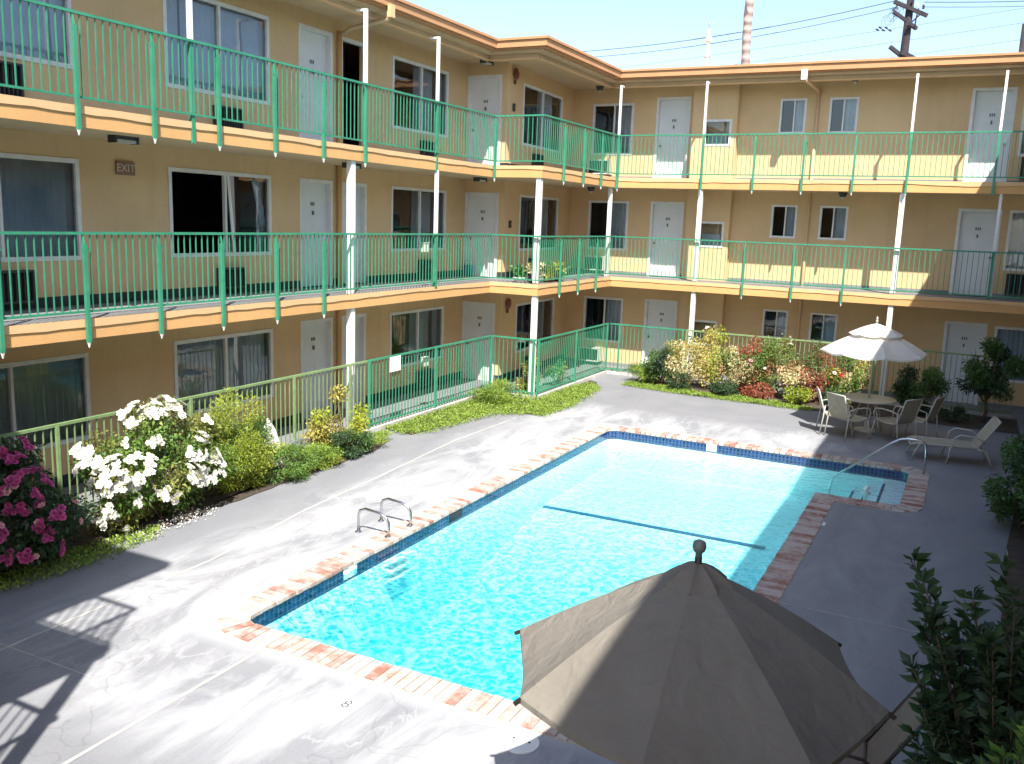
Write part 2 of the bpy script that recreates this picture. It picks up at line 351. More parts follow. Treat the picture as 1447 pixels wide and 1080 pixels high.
# wall-local frames: s along wall, z up, d outward
class Fr:
    def __init__(s, o, a, n): s.o = Vector(o); s.a = Vector(a); s.n = Vector(n)
    def p(s, t, z, d=0): v = s.o+s.a*t+s.n*d; return (v.x, v.y, v.z+z)
    def box(s, mb, s0, s1, z0, z1, d0, d1, r=None):
        return mb.hexa([s.p(s0, z0, d0), s.p(s0, z0, d1), s.p(s1, z0, d1), s.p(s1, z0, d0), s.p(s0, z1, d0), s.p(s0, z1, d1), s.p(s1, z1, d1), s.p(s1, z1, d0)], r)
    def mat(s, t, z, d):
        up = Vector((0, 0, 1)); p = s.p(t, z, d)
        return Matrix(((s.a.x, up.x, s.n.x, p[0]), (s.a.y, up.y, s.n.y, p[1]), (s.a.z, up.z, s.n.z, p[2]), (0, 0, 0, 1)))
FL = Fr((XW, 0, 0), (0, 1, 0), (1, 0, 0)); FJ = Fr((0, YJ, 0), (1, 0, 0), (0, -1, 0))
FOL = math.hypot(.26, 4.7)
FO = Fr((XO, YJ, 0), (-.26/FOL, 4.7/FOL, 0), (4.7/FOL, .26/FOL, 0)); FB = Fr((0, YB, 0), (1, 0, 0), (0, -1, 0)); FC = Fr((0, YB-0.28, 0), (1, 0, 0), (0, -1, 0))
def wall(fr, s0, s1, z0, z1, ops, parent, name='wall', th=0.16, label=None):
    mb = MB(); xs = sorted({s0, s1, *[o[0] for o in ops], *[o[1] for o in ops]})
    for a, b in zip(xs, xs[1:]):
        cut = sorted((o[2], o[3]) for o in ops if o[0] <= a+1e-6 and o[1] >= b-1e-6); z = z0
        for c0, c1 in cut:
            if c0 > z+1e-4: fr.box(mb, a, b, z, c0, -th, 0)
            z = c1
        if z < z1-1e-4: fr.box(mb, a, b, z, z1, -th, 0)
    return mb.build(name, 'wall', parent)
def window(fr, s0, s1, z0, z1, mull, parent, cur=((0, 1),), curm='curtain', fw=0.045, left='glass', nomid=False):
    f = MB()
    fr.box(f, s0-0.02, s0+fw, z0-0.02, z1+0.02, -0.07, 0.015); fr.box(f, s1-fw, s1+0.02, z0-0.02, z1+0.02, -0.07, 0.015)
    fr.box(f, s0+fw, s1-fw, z1-fw, z1+0.02, -0.07, 0.013); fr.box(f, s0+fw, s1-fw, z0-0.02, z0+fw, -0.07, 0.013)
    if not nomid: fr.box(f, mull-fw/2, mull+fw/2, z0+fw, z1-fw, -0.06, 0.005)
    w_ = f.build('window', 'white_trim', parent)
    sides = [(s0+fw, mull-fw/2, -0.045, left), (mull+fw/2, s1-fw, -0.03, 'glass')] if not nomid else [(s0+fw, s1-fw, -0.04, 'glass')]
    for a, b, d, mt in sides:
        if mt: pn = MB(); pn.quad(fr.p(a, z0+fw, d), fr.p(b, z0+fw, d), fr.p(b, z1-fw, d), fr.p(a, z1-fw, d)); pn.build('pane', mt, w_)
    for c0, c1 in cur:
        a = s0+(s1-s0)*c0; b = s0+(s1-s0)*c1; n = max(4, int((b-a)/0.055)); cm = MB(); pv = None
        for i in range(n+1):
            t = a+(b-a)*i/n; d = -0.17+(0.022 if i % 2 else -0.022)+rnd.uniform(-.006, .006)
            q = (fr.p(t, z0+0.01, d), fr.p(t, z1-0.01, d))
            if pv: cm.quad(pv[0], q[0], q[1], pv[1])
            pv = q
        cm.build('curtain', curm, w_)
    return w_
def door(fr, s0, s1, z0, z1, parent, rec=0.1, mat='door_white', knob='l', num=True):
    f = MB()
    fr.box(f, s0-0.05, s0+.02, z0+.002, z1+0.05, -rec+.001, 0.012); fr.box(f, s1-.02, s1+0.05, z0+.002, z1+0.05, -rec+.001, 0.012); fr.box(f, s0+.02, s1-.02, z1-.02, z1+0.05, -rec+.001, 0.010)
    fo = MB(); fr.box(fo, s0, s1, z0+0.01, z1, -rec-0.04, -rec); d = fo.build('door', mat, parent)
    mw = (s1-s0)
    for (a_, b_, c_, e_) in ((.12, .45, .12, .80), (.55, .88, .12, .80), (.12, .45, .95, 1.35), (.55, .88, .95, 1.35), (.12, .88, 1.72, min(1.92, z1-z0-.1))):
        pm = MB(); fr.box(pm, s0+mw*a_, s0+mw*b_, z0+c_, z0+e_, -rec, -rec+.006); pm.build('door_panel', mat, d)
    f.build('door_frame', 'white_trim', d)
    kx = s0+0.09 if knob == 'l' else s1-0.09
    k = MB(); p = Vector(fr.p(kx, z0+0.95, -rec)); q = p+fr.n*0.06
    k.tube([p, p+fr.n*0.03, q-fr.n*0.01, q], [0.028, 0.014, 0.03, 0.012], 10); k.build('knob', 'brass', d, True)
    if num:
        m = (s0+s1)/2; n = MB()
        fr.box(n, m-0.06, m-0.03, z0+1.60, z0+1.67, -rec, -rec+0.006); fr.box(n, m-0.012, m+0.014, z0+1.60, z0+1.67, -rec, -rec+0.006); fr.box(n, m+0.032, m+0.06, z0+1.60, z0+1.67, -rec, -rec+0.006)
        n.build('number_plate', 'ink', d)
        n = MB(); fr.box(n, m-0.018, m+0.018, z0+1.42, z0+1.50, -rec, -rec+0.03); n.build('door_knocker', 'ink', d)
    return d
# ------------------------------------------------------------------ ground, deck and pool
PX0, PX1, PX2, PY0, PY1, PYN = 3.92, 8.39, 9.64, -12.48, -1.88, -4.3
g = MB()
for a in ((-200, -8, -200, 200), (20, 200, -200, 200), (-8, 20, -200, -30), (-8, 20, 8.5, 200)): g.quad((a[0], a[2], -.03), (a[1], a[2], -.03), (a[1], a[3], -.03), (a[0], a[3], -.03))
structure(g.build('ground', 'concrete'))
g = MB()
e = 0.1
for a in ((-8, PX0-e, -30, 8.5), (PX2+e, 20, -30, 8.5), (PX0-e, PX2+e, -30, PY0-e), (PX0-e, PX2+e, PY1+e, 8.5), (PX1+e, PX2+e, PY0-e, PYN-e)):
    g.quad((a[0], a[2], 0), (a[1], a[2], 0), (a[1], a[3], 0), (a[0], a[3], 0))
structure(g.build('pool_deck', 'deck'))
g = MB(); g.quad((XW, -16.5, .004), (0.0, -16.5, .004), (0.0, YJ, .004), (XW, YJ, .004)); g.quad((0.0, 0, .004), (J, 0, .004), (J, YB, .004), (0, YB, .004))
g.quad((XI, YJ, .004), (0, YJ, .004), (0, YB, .004), (XI, YB, .004)); g.quad((J, 4.75, .004), (11.5, 4.75, .004), (11.5, YB, .004), (J, YB, .004))
structure(g.build('walkway', 'floor_grey'))
g = MB(); pl = [(2.46, -16.5), (2.42, -11.4), (2.13, -9.3), (2.04, -7.6), (1.80, -4.6), (1.86, -2.1)]
for (xa, ya), (xb, yb) in zip(pl, pl[1:]): g.quad((xa, ya, .0035), (xa+.035, ya, .0035), (xb+.03, yb, .0035), (xb, yb, .0035))
g.quad((4.53, -18, .0035), (4.565, -18, .0035), (4.545, -12.8, .0035), (4.51, -12.8, .0035)); g.quad((-1, -14.02, .003), (3.6, -14.0, .003), (3.6, -13.985, .003), (-1, -14.005, .003)); g.quad((8.7, -9.0, .003), (11.0, -9.0, .003), (11.0, -8.985, .003), (8.7, -8.985, .003)); g.quad((8.72, -16, .003), (8.735, -16, .003), (8.735, -12.8, .003), (8.72, -12.8, .003))
structure(g.build('deck_joint', 'concrete'))
pool = thing('swimming_pool', 'L-shaped swimming pool with brick coping and blue tile band', 'swimming pool', (PX0, PY0, 0))
def wpart(mb, name, mat, parent, smooth=False, attr=False):
    o = mb.build(name, mat, parent, smooth, attr=attr); o.matrix_parent_inverse = Matrix.Translation(-parent.location); return o
def fillet(p0, p1, p2, r, n=6):
    p0, p1, p2 = Vector(p0), Vector(p1), Vector(p2); a = (p0-p1).normalized(); b = (p2-p1).normalized(); c = p1+(a+b)*r
    out = []
    for i in range(n+1):
        t = i/n*math.pi/2; out.append(tuple(c-b*r*math.cos(t)-a*r*math.sin(t)))
    return out
cor = [(PX0, PY0), (PX1, PY0), (PX1, PYN), (PX2, PYN), (PX2, PY1), (PX0, PY1)]
rad = [0.22, 0.22, 0, 0.15, 0.2, 0.25]
outl = []
for i, c in enumerate(cor):
    p0, p2 = cor[i-1], cor[(i+1) % 6]
    outl += fillet(p0, c, p2, rad[i]) if rad[i] else [c]
def offs(pts, d):
    res = []; n = len(pts)
    for i in range(n):
        a, b, c = Vector(pts[i-1]), Vector(pts[i]), Vector(pts[(i+1) % n])
        u = (b-a).normalized(); v = (c-b).normalized(); n1 = Vector((u.y, -u.x)); n2 = Vector((v.y, -v.x)); m_ = (n1+n2)
        m_ = m_/max(m_.length_squared/2, 0.3); q = b+m_*d; res.append((q.x, q.y))
    return res
inn = outl; out31 = offs(outl, 0.31); n_ = len(inn)
mb = MB()
for i in range(n_):
    j = (i+1) % n_; a, b, c, d = inn[i], inn[j], out31[j], out31[i]
    mb.quad((*a, .008), (*d, .008), (*c, .008), (*b, .008)); mb.quad((*d, .008), (*d, -.02), (*c, -.02), (*c, .008))
wpart(mb, 'coping_bed', 'concrete', pool)
# bricks
mb = MB(); path = []
tot = 0
for i in range(n_):
    a, b = Vector(inn[i]), Vector(inn[(i+1) % n_]); path.append((a, b, tot)); tot += (b-a).length
nb = int(tot/0.106)
for k in range(nb):
    s_ = (k+0.5)*tot/nb
    for a, b, t0 in reversed(path):
        if s_ >= t0: break
    u = (b-a).normalized(); nn = Vector((u.y, -u.x)); p = a+u*(s_-t0)
    if (p-Vector((PX1, PYN))).length < 0.32 and (a-Vector((PX1, PYN))).length < 1e-3 and False: continue
    hw = 0.046; zt = 0.022+rnd.uniform(-.003, .004); jo = rnd.uniform(-.006, .006)
    q = [p-u*hw+nn*(-.02+jo), p+u*hw+nn*(-.02+jo), p+u*hw+nn*(.30+jo), p-u*hw+nn*(.30+jo)]
    mb.hexa([(v.x, v.y, -.02) for v in q]+[(v.x, v.y, zt) for v in q], rnd.random())
wpart(mb, 'coping', 'brick', pool, attr=True)
mb = MB()
for i in range(n_):
    j = (i+1) % n_; a, b = inn[i], inn[j]; mb.quad((*a, .006), (*b, .006), (*b, -.20), (*a, -.20))
wpart(mb, 'tile_band', 'tiles', pool)
# shell (depths as they look through the water)
def fz(y):
    if y > -5.1: return -0.78
    t = min(1, (-5.1-y)/5.5); return -0.78-1.05*t
mb = MB(); ys = [PY0, -11.2, -10.6, -8.5, -6.5, -5.1, PYN, PY1]
for a, b in zip(ys, ys[1:]): mb.quad((PX0, a, fz(a)), (PX1, a, fz(a)), (PX1, b, fz(b)), (PX0, b, fz(b)))
mb.quad((PX1, PYN, -.78), (PX2, PYN, -.78), (PX2, PY1, -.78), (PX1, PY1, -.78))
for i in range(n_):
    j = (i+1) % n_; a, b = inn[i], inn[j]; mb.quad((*a, -.20), (*b, -.20), (*b, -2.0), (*a, -2.0))
wpart(mb, 'pool_shell', 'plaster', pool)
mb = MB(); mb.quad((3.95, -5.16, -.772), (7.8, -5.16, -.772), (7.8, -5.04, -.772), (3.95, -5.04, -.772)); wpart(mb, 'depth_stripe', 'stripe_blue', pool)
for i, (x, z) in enumerate(((9.22, -.24), (8.96, -.34), (8.72, -.45))):
    mb = MB(); mb.box(x, PX2-.003 if i == 0 else x+.258, PYN+.003, PY1-.003, -.78, z); st = wpart(mb, 'step', 'plaster', pool)
    mb = MB(); mb.box(x-.006, x+.04, PYN+.05, PY1-.25, z+.001, z+.006); o = mb.build('step_edge', 'stripe_blue', st); o.matrix_parent_inverse = Matrix()
for (x0, x1, y0, y1, mt) in ((PX0-.002, PX0+.008, -8.28, -7.95, 'screen'), (PX0-.002, PX0+.012, -10.75, -10.5, 'plastic_white'), (5.95, 6.15, PY1-.012, PY1+.002, 'plastic_white')):
    mb = MB(); mb.box(x0, x1, y0, y1, -.16, -.02); wpart(mb, 'skimmer_mouth', mt, pool)
# water body (closed volume filling the basin)
wi = offs(outl, 0.03); mb = MB(); k = len(wi); zt, zb = -.088, -2.1
import mathutils
top = [(x, y, zt) for x, y in wi]; bot = [(x, y, zb) for x, y in wi]
mb.add(top+bot, [tuple(range(k)), tuple(reversed(range(k, 2*k)))]+[(i, k+i, k+(i+1) % k, (i+1) % k) for i in range(k)])
structure(mb.build('pool_water', 'water'))
# ladder
lad = thing('pool_ladder', 'two low looped steel grab rails on the left coping, white steps in the water', 'ladder', (PX0, -9.6, 0))
for yy in (-9.66, -9.14):
    mb = MB(); pts = [(3.33, yy, .01), (3.33, yy, .24), (3.36, yy, .31), (3.44, yy, .345), (3.66, yy, .325), (3.76, yy, .29), (3.81, yy, .22), (3.82, yy, .12), (3.80, yy, .02)]
    mb.tube(pts, 0.019, 10); wpart(mb, 'grab_rail', 'steel', lad, True)
    for x in (3.33, 3.80): mb = MB(); mb.lathe((x, yy, .022 if x > 3.6 else .002), [(.045, 0), (.045, .012), (.028, .022)], 14); wpart(mb, 'floor_flange', 'steel', lad)
for k_, z in enumerate((-.17, -.29, -.41)):
    mb = MB(); mb.box(3.97, 4.09, -9.98, -9.50, z-.02, z); wpart(mb, 'ladder_step', 'plastic_white', lad)
# stair handrail
hr = thing('pool_handrail', 'steel handrail sloping from the shaded deck down over the pool steps', 'handrail', (9.85, -2.03, 0))
mb = MB(); yy = -2.03
mb.tube([(9.85, yy, 0), (9.85, yy, .42), (9.83, yy, .55), (9.76, yy, .605), (9.55, yy, .615), (9.42, yy, .59), (9.28, yy, .50), (8.46, yy, -.18), (8.36, yy, -.28), (8.32, yy, -.45), (8.32, yy, -.77)], .022, 10); wpart(mb, 'rail', 'steel', hr, True)
mb = MB(); mb.lathe((9.85, yy, .002), [(.06, 0), (.06, .012), (.03, .022)], 14); wpart(mb, 'floor_flange', 'steel', hr)
fl = thing('chlorine_float', 'small white float bobbing on the water over the pool steps', 'pool float', (9.04, -3.3, -.13))
mb = MB(); mb.lathe((0, 0, 0), [(.03, -.12), (.045, -.03), (.075, -.01), (.078, .02), (.05, .035)], 14); mb.build('float_ring', 'plastic_white', fl, True)
mb = MB(); mb.lathe((0, 0, 0), [(.035, .036), (.038, .09), (.02, .11)], 12); mb.build('cap', 'plastic_white', fl, True)
# depth markers and skimmer lids set in the deck
mk = thing('depth_marker', 'white depth marker with a black number 8 near the bottom coping', 'depth marker', (5.84, -13.22, 0))
mb = MB(); mb.box(-.11, .11, -.11, .11, .001, .005); mb.build('marker_plate', 'white_paint', mk)
text_mesh('8', .17, Matrix.Translation((0, 0, .007)) @ Matrix.Rotation(R(0), 4, 'Z'), 'ink', 'marker_number', mk, .001)
mk = thing('depth_marker', 'small white depth marker tile on the shaded deck by the right coping', 'depth marker', (8.69, -5.84, 0), R(90))
mb = MB(); mb.box(-.06, .10, -.05, .05, .001, .006); mb.build('marker_plate', 'white_paint', mk)
ld = thing('skimmer_lid', 'round white skimmer lid with two finger holes in the deck', 'skimmer lid', (7.40, -12.98, 0))
mb = MB(); mb.lathe((0, 0, 0), [(.155, .001), (.155, .012), (.14, .016)], 28); mb.build('lid_disc', 'plastic_white', ld)
for sx_ in (-.07, .07):
    mb = MB(); mb.lathe((sx_, .02, .0165), [(.011, 0), (.011, .002)], 10); mb.build('finger_hole', 'screen', ld)
# ------------------------------------------------------------------ motel wings
lw = thing('motel_wing', 'long tan three-storey motel wing along the left side of the pool', 'building', (-3, -6, 0), 0, 'motel wings round the courtyard')
bw = thing('motel_wing', 'tan three-storey motel wing closing the far end of the courtyard', 'building', (6, 7, 0), 0, 'motel wings round the courtyard')
FLOORS = [(0.0, Z2-T), (Z2, Z3-T), (Z3, 7.95)]
SW = -24.0
for li, (zf, zc) in enumerate(FLOORS):
    lev = ('ground-floor', 'middle-floor', 'top-floor')[li]
    wt = zf+2.09 if li < 2 else zf+2.17
    if li == 0: wt = zf+1.96
    wb = zf+0.68; dt = zf+2.06 if li < 2 else zf+2.20
    if li == 0: dt = zf+2.0
    # left wall
    W = [(-12.35, -9.94, wb, wt), (-8.26, -5.90, wb, wt), (-1.98, 0.33, wb, wt)]
    D = [(-5.03, -4.12, zf, dt), (-3.77, -2.97, zf, dt)]
    wall(FL, SW, YJ, zf, zc, W+D, lw)
    wi_ = 0
    window(FL, *W[0], -11.15, lw, cur=((0, 1),), curm='curtain_pale' if li == 2 else 'curtain')
    if li == 1:
        w_ = window(FL, *W[1], -7.02, lw, cur=((0.93, 1.0),), curm='curtain_pale', left=None); w_['label'] = 'open window with a dark room behind'
        mb = MB(); mb.hexa([FL.p(-6.96, wt-.05, -.05), FL.p(-6.96, wt-.05, -.02), FL.p(-6.89, wt-.05, -.02), FL.p(-6.89, wt-.05, -.05), FL.p(-6.84, wb+.05, -.05), FL.p(-6.84, wb+.05, -.02), FL.p(-6.77, wb+.05, -.02), FL.p(-6.77, wb+.05, -.05)]); mb.build('loose_sash', 'white_trim', w_)
        mb = MB(); pv = None
        for i in range(9):
            z = wt-.06-i*(wt-wb-.1)/8; a = -6.24+.045*i; q = (FL.p(a, z, -.14), FL.p(a+.14, z, -.12+(.02 if i % 2 else -.02)))
            if pv: mb.quad(pv[0], q[0], q[1], pv[1])
            pv = q
        mb.build('curtain', 'curtain_pale', w_)
    else: window(FL, *W[1], -7.08, lw, cur=((0, 0.19), (0.21, 1)) if li == 2 else ((0, 1),), curm='curtain_pale' if li == 2 else 'curtain')
    window(FL, *W[2], -0.80, lw, cur=((0.47, 0.80), (0.9, 1.0)), curm='curtain')
    door(FL, *D[0], lw)
    if li < 2: door(FL, *D[1], lw, num=False)
    else:
        mb = MB(); s0, s1 = D[1][:2]; FL.box(mb, s0-.05, s0+.02, zf+.002, dt+.05, -.09, .012); FL.box(mb, s1-.02, s1+.05, zf+.002, dt+.05, -.09, .012); FL.box(mb, s0+.02, s1-.02, dt-.02, dt+.05, -.09, .01)
        o = mb.build('doorway', 'white_trim', lw); o['label'] = 'open doorway, pitch dark inside'
        mb = MB(); FL.box(mb, s0, s1, zf, dt, -.6, -.55); mb.build('darkness_panel', 'screen', o)  # near-black panel put in for the darkness of the room
    # jog wall with door
    dj = (XW+0.05, -0.57, zf, dt)
    wall(FJ, XW, XO, zf, zc, [dj], lw); door(FJ, *dj, lw, rec=.07)
    # wall facing the pool past the jog
    wo_ = (0.98, 3.72, wb, wt)
    wall(FO, .16, FOL, zf, zc, [wo_], lw); window(FO, *wo_, 2.34, lw, cur=((0.5, 0.88),), curm='curtain')
    # skirting band
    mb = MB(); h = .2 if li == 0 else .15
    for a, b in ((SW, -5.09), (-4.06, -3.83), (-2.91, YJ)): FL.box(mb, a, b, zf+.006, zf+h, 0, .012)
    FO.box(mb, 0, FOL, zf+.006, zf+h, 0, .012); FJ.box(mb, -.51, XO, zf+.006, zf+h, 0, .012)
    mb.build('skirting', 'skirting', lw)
    # back wing
    if li == 2: zt_ = zf+2.10
    else: zt_ = zf+2.08
    if li == 0: zt_ = 1.99; 
    bt = zf+1.25
    ops = [(0.0, 1.20, wb+.03, zt_), (1.93, 2.80, zf, dt), (5.27, 5.90, bt, zt_), (6.51, 7.17, bt, zt_), (9.79, 10.64, zf, dt), (10.87, 13.0, wb, zt_)]
    wall(FB, XI, 14.0, zf, zc, ops, bw)
    window(FB, *ops[0], 0.64, bw, cur=((0.52, 0.98),), curm='curtain')
    door(FB, *ops[1], bw, rec=.12); door(FB, *ops[4], bw, rec=.12, knob='r')
    window(FB, *ops[2], 5.62, bw, cur=((0.5, 1),), curm='curtain', fw=.035); window(FB, *ops[3], 6.84, bw, cur=((0.5, 1),), curm='curtain', fw=.035)
    window(FB, *ops[5], 11.9, bw, cur=((0, .5),), curm='curtain')
    # protruding chase with a small hatch window
    hz = (zf+.92, zf+1.58); mb = MB(); cs = (3.36, 4.06)
    for a, b, c, d in ((3.0, 3.36, zf, zc), (4.06, 4.21, zf, zc), (3.36, 4.06, zf, hz[0]), (3.36, 4.06, hz[1], zc)): FC.box(mb, a, b, c, d, -.277, 0)
    mb.build('wall_chase', 'wall', bw)
    hw_ = window(FC, 3.36, 4.06, *hz, 3.7, bw, cur=(), fw=.04, nomid=True)
    mb = MB(); FC.box(mb, 3.45, 3.97, hz[0]+.04, hz[0]+.34, -.16, -.1); mb.build('panel', 'curtain', hw_)
    mb = MB()
    for a, b in ((XI, 1.87), (2.86, 9.74), (10.70, 14)): FB.box(mb, a, b, zf+.006, zf+.10, 0, .010)
    mb.build('skirting', 'floor_grey', bw)
# interiors and outer shell
mb = MB(); mb.box(-6.2, -6.0, SW, 9.3, 0, 8.0); mb.box(-6.0, XW-.16, SW-.2, SW, 0, 7.95); mb.build('back_wall', 'interior', lw)
mb = MB(); mb.box(-6.0, 14, 9.1, 9.3, 0, 7.95); mb.box(14.0, 14.2, YB, 9.3, 0, 7.95); mb.build('back_wall', 'interior', bw)
for z in (Z2, Z3):
    mb = MB(); mb.box(-6, XW-.16, SW, 9.1, z-.2, z-.02); mb.build('room_floor', 'interior', lw)
    mb = MB(); mb.box(XW-.16, 14, YB+.16, 9.1, z-.2, z-.02); mb.build('room_floor', 'interior', bw)
# walkway slabs: outline along the edge
def slab(name, parts, z, parent):
    mb = MB()
    for a in parts: mb.box(*a, z-T, z-.012)
    return mb.build(name, 'soffit', parent)
def edge_run(p0, p1, z, nrm, parent, ext0=0, ext1=0):
    # slab face: main band and a worn nosing with an uneven drip line
    p0, p1 = Vector((*p0, 0)), Vector((*p1, 0)); u = (p1-p0).normalized(); p0 -= u*ext0; p1 += u*ext1; n = Vector((*nrm, 0)); Ln = (p1-p0).length
    mb = MB(); q = [p0, p1, p1+n*.02, p0+n*.02]; mb.hexa([(*v.xy, z-T) for v in q]+[(*v.xy, z-.07) for v in q]); a = mb.build('slab_face', 'slab_edge', parent)
    mb = MB(); k = max(2, int(Ln/.22)); zs = []; cur = 0
    for i in range(k+1): cur = cur*.75+rnd.uniform(-.011, .011); zs.append(z-.092+cur)
    for i in range(k):
        a_, b_ = p0+u*Ln*i/k, p0+u*Ln*(i+1)/k; o1 = n*.036
        mb.hexa([(*a_.xy, zs[i]), (*b_.xy, zs[i+1]), (*(b_+o1).xy, zs[i+1]), (*(a_+o1).xy, zs[i]), (*a_.xy, z), (*b_.xy, z), (*(b_+o1).xy, z), (*(a_+o1).xy, z)])
    mb.build('nosing', 'nosing', parent)
def top_sheet(parts, z, parent, name='walkway_floor'):
    mb = MB()
    for a in parts: mb.quad((a[0], a[2], z), (a[1], a[2], z), (a[1], a[3], z), (a[0], a[3], z))
    mb.build(name, 'floor_grey', parent)
for z in (Z2, Z3):
    slab('walkway_slab', [(XW+.001, -.02, SW, 0.02), (XW+.001, J-.02, .02, YJ-.001), (XI, J-.02, YJ+.001, L-.0)], z, lw)
    top_sheet([(XW, 0, SW, 0), (XW, J, 0, YJ), (XI, J, YJ, L)], z-.004, lw)
    slab('walkway_slab', [(XI, 14, L+.02, YB-.001)], z, bw); top_sheet([(XI, 14, L, YB)], z-.004, bw)
    edge_run((-.02, SW), (-.02, 0.02), z, (1, 0), lw, 0, -.002); edge_run((-.02, .02), (J-.02, .02), z, (0, -1), lw, -.02, .019)
    edge_run((J-.02, .02), (J-.02, L), z, (1, 0), lw, 0, .0); edge_run((J-.02, L+.02), (14, L+.02), z, (0, -1), bw, -.038, 0)
# roof
zt0, zt1 = 7.95, ZR
mb = MB(); mb.box(-6.4, -.06, SW-.3, 0.06, zt0+.03, zt1-.04); mb.box(-6.4, J-.06, .06, L, zt0+.03, zt1-.04); mb.build('roof', 'fascia', lw)
mb = MB(); mb.box(-6.4, 14.3, L+.06, 9.6, zt0+.03, zt1-.04); mb.build('roof', 'fascia', bw)
mb = MB(); mb.box(XW+.001, -.2, SW, .2, zt0-.03, zt0+.028); mb.box(XW+.001, J-.2, .2, YJ-.001, zt0-.03, zt0+.028); mb.box(XI, J-.2, YJ+.001, L+.2, zt0-.03, zt0+.028); mb.build('roof_soffit', 'soffit', lw)
mb = MB(); mb.box(XI, 14, L+.205, YB-.001, zt0-.03, zt0+.028); mb.build('roof_soffit', 'soffit', bw)
def fascia(p0, p1, n, parent, e0=0, e1=0, b0=0, b1=0, f0=0):
    P0, P1 = Vector((*p0, 0)), Vector((*p1, 0)); u = (P1-P0).normalized(); n = Vector((*n, 0))
    def strip(d0, d1, z0, z1, mat, name, a=e0, b=e1):
        mb = MB(); p0, p1 = P0-u*a, P1+u*b; q = [p0+n*d0, p1+n*d0, p1+n*d1, p0+n*d1]; mb.hexa([(*v.xy, z0) for v in q]+[(*v.xy, z1) for v in q]); mb.build(name, mat, parent)
    strip(-.06, .0, zt1-.20, zt1-.055, 'fascia', 'fascia_board', f0, 0)
    strip(-.07, .035, zt1-.052, zt1, 'fascia', 'gutter_lip')
    strip(-.47, -.40, zt0-.12, zt1-.10, 'soffit', 'eave_beam', b0, b1); strip(-.475, -.37, zt0-.155, zt0-.125, 'nosing', 'beam_trim', b0, b1)
fascia((0, SW), (0, 0), (1, 0), lw, 0, -.035, 0, .47); fascia((0, 0), (J, 0), (0, -1), lw, 0, .035, .47, -.40); fascia((J, 0), (J, L), (1, 0), lw, -.072, -.035, -.476, .47, -.061); fascia((J, L), (14, L), (0, -1), bw, 0, 0, .465, 0)
# columns (white; the upper ones are green below the hand rail)
def column(x, y, z0, z1, wd, parent, mat='white_paint', name='column'):
    mb = MB(); mb.box(x-wd/2, x+wd/2, y-wd/2, y+wd/2, z0, z1); return mb.build(name, mat, parent)
for (x, y, wd, pr) in ((-.09, -5.3, .115, lw), (-.07, -2.48, .065, lw), (J-.09, .09, .115, lw), (J-.12, L-.02, .095, bw), (3.62, L+.10, .11, bw), (8.53, L+.10, .115, bw), (10.6, L+.08, .06, bw), (-.09, -14.3, .13, lw)):
    for zf, zc, k in ((0, Z2-T, 0), (Z2, Z3-T, 1)):
        if wd < .1 and k == 0: continue
        if wd < .1 and x < 0:
            column(x+.07, y, zf+RAIL, zc, wd, pr); column(x+.07, y, zf, zf+RAIL, wd+.015, pr, 'green_paint')
        elif x > 10: column(x, y, zf+RAIL, zc, wd, pr); column(x, y, zf, zf+RAIL, wd, pr, 'green_paint')
        else: column(x, y, zf, zc, wd, pr)
for (x, y, wd, pr, zt_) in ((.0, -9.16, .06, lw, 7.8), (.0, -5.0, .06, lw, 7.8), (.0, -2.51, .055, lw, 7.78), (1.30, L-.04, .055, bw, 7.8), (3.63, L-.03, .055, bw, 7.82), (8.58, L-.03, .055, bw, 7.82), (10.42, L-.03, .055, bw, 7.82), (0, -13.6, .075, lw, 7.8)):
    column(x, y, Z3+RAIL, zt_, wd, pr); column(x, y, Z3-.3, Z3+RAIL, wd, pr, 'green_paint')
    mb = MB(); mb.box(x-.20, x-wd/2, y-.025, y+.025, zt_-.04, zt_) if pr is lw else mb.box(x-.025, x+.025, y+wd/2, y+.17, zt_-.04, zt_); mb.build('column_bracket', 'white_paint', pr)
# downspouts
def spout(pts, parent, mat='nosing', r=.045):
    mb = MB(); mb.tube(pts, r, 8); mb.build('downspout', mat, parent, True)
spout([(XW+.07, -3.93, 7.7), (XW+.07, -3.93, .05)], lw, 'slab_edge', .05)
spout([(-.02, -4.25, 7.92), (-.05, -4.22, 7.78), (-1.0, -4.1, 7.7), (XW+.07, -3.93, 7.62)], lw, 'soffit', .04)
mb = MB(); mb.box(.0, .07, -4.32, -4.18, 7.80, 8.02); mb.build('rainwater_head', 'nosing', lw)
spout([(6.20, YB-.06, 7.72), (6.22, YB-.06, .05)], bw, 'wall', .04); spout([(6.0, L+.0, 7.95), (6.02, L+.05, 7.78), (6.20, YB-.3, 7.68), (6.20, YB-.06, 7.6)], bw, 'nosing', .035)
mb = MB(); mb.box(5.95, 6.09, L-.06, L+.02, 7.78, 8.02); mb.build('rainwater_head', 'white_paint', bw)
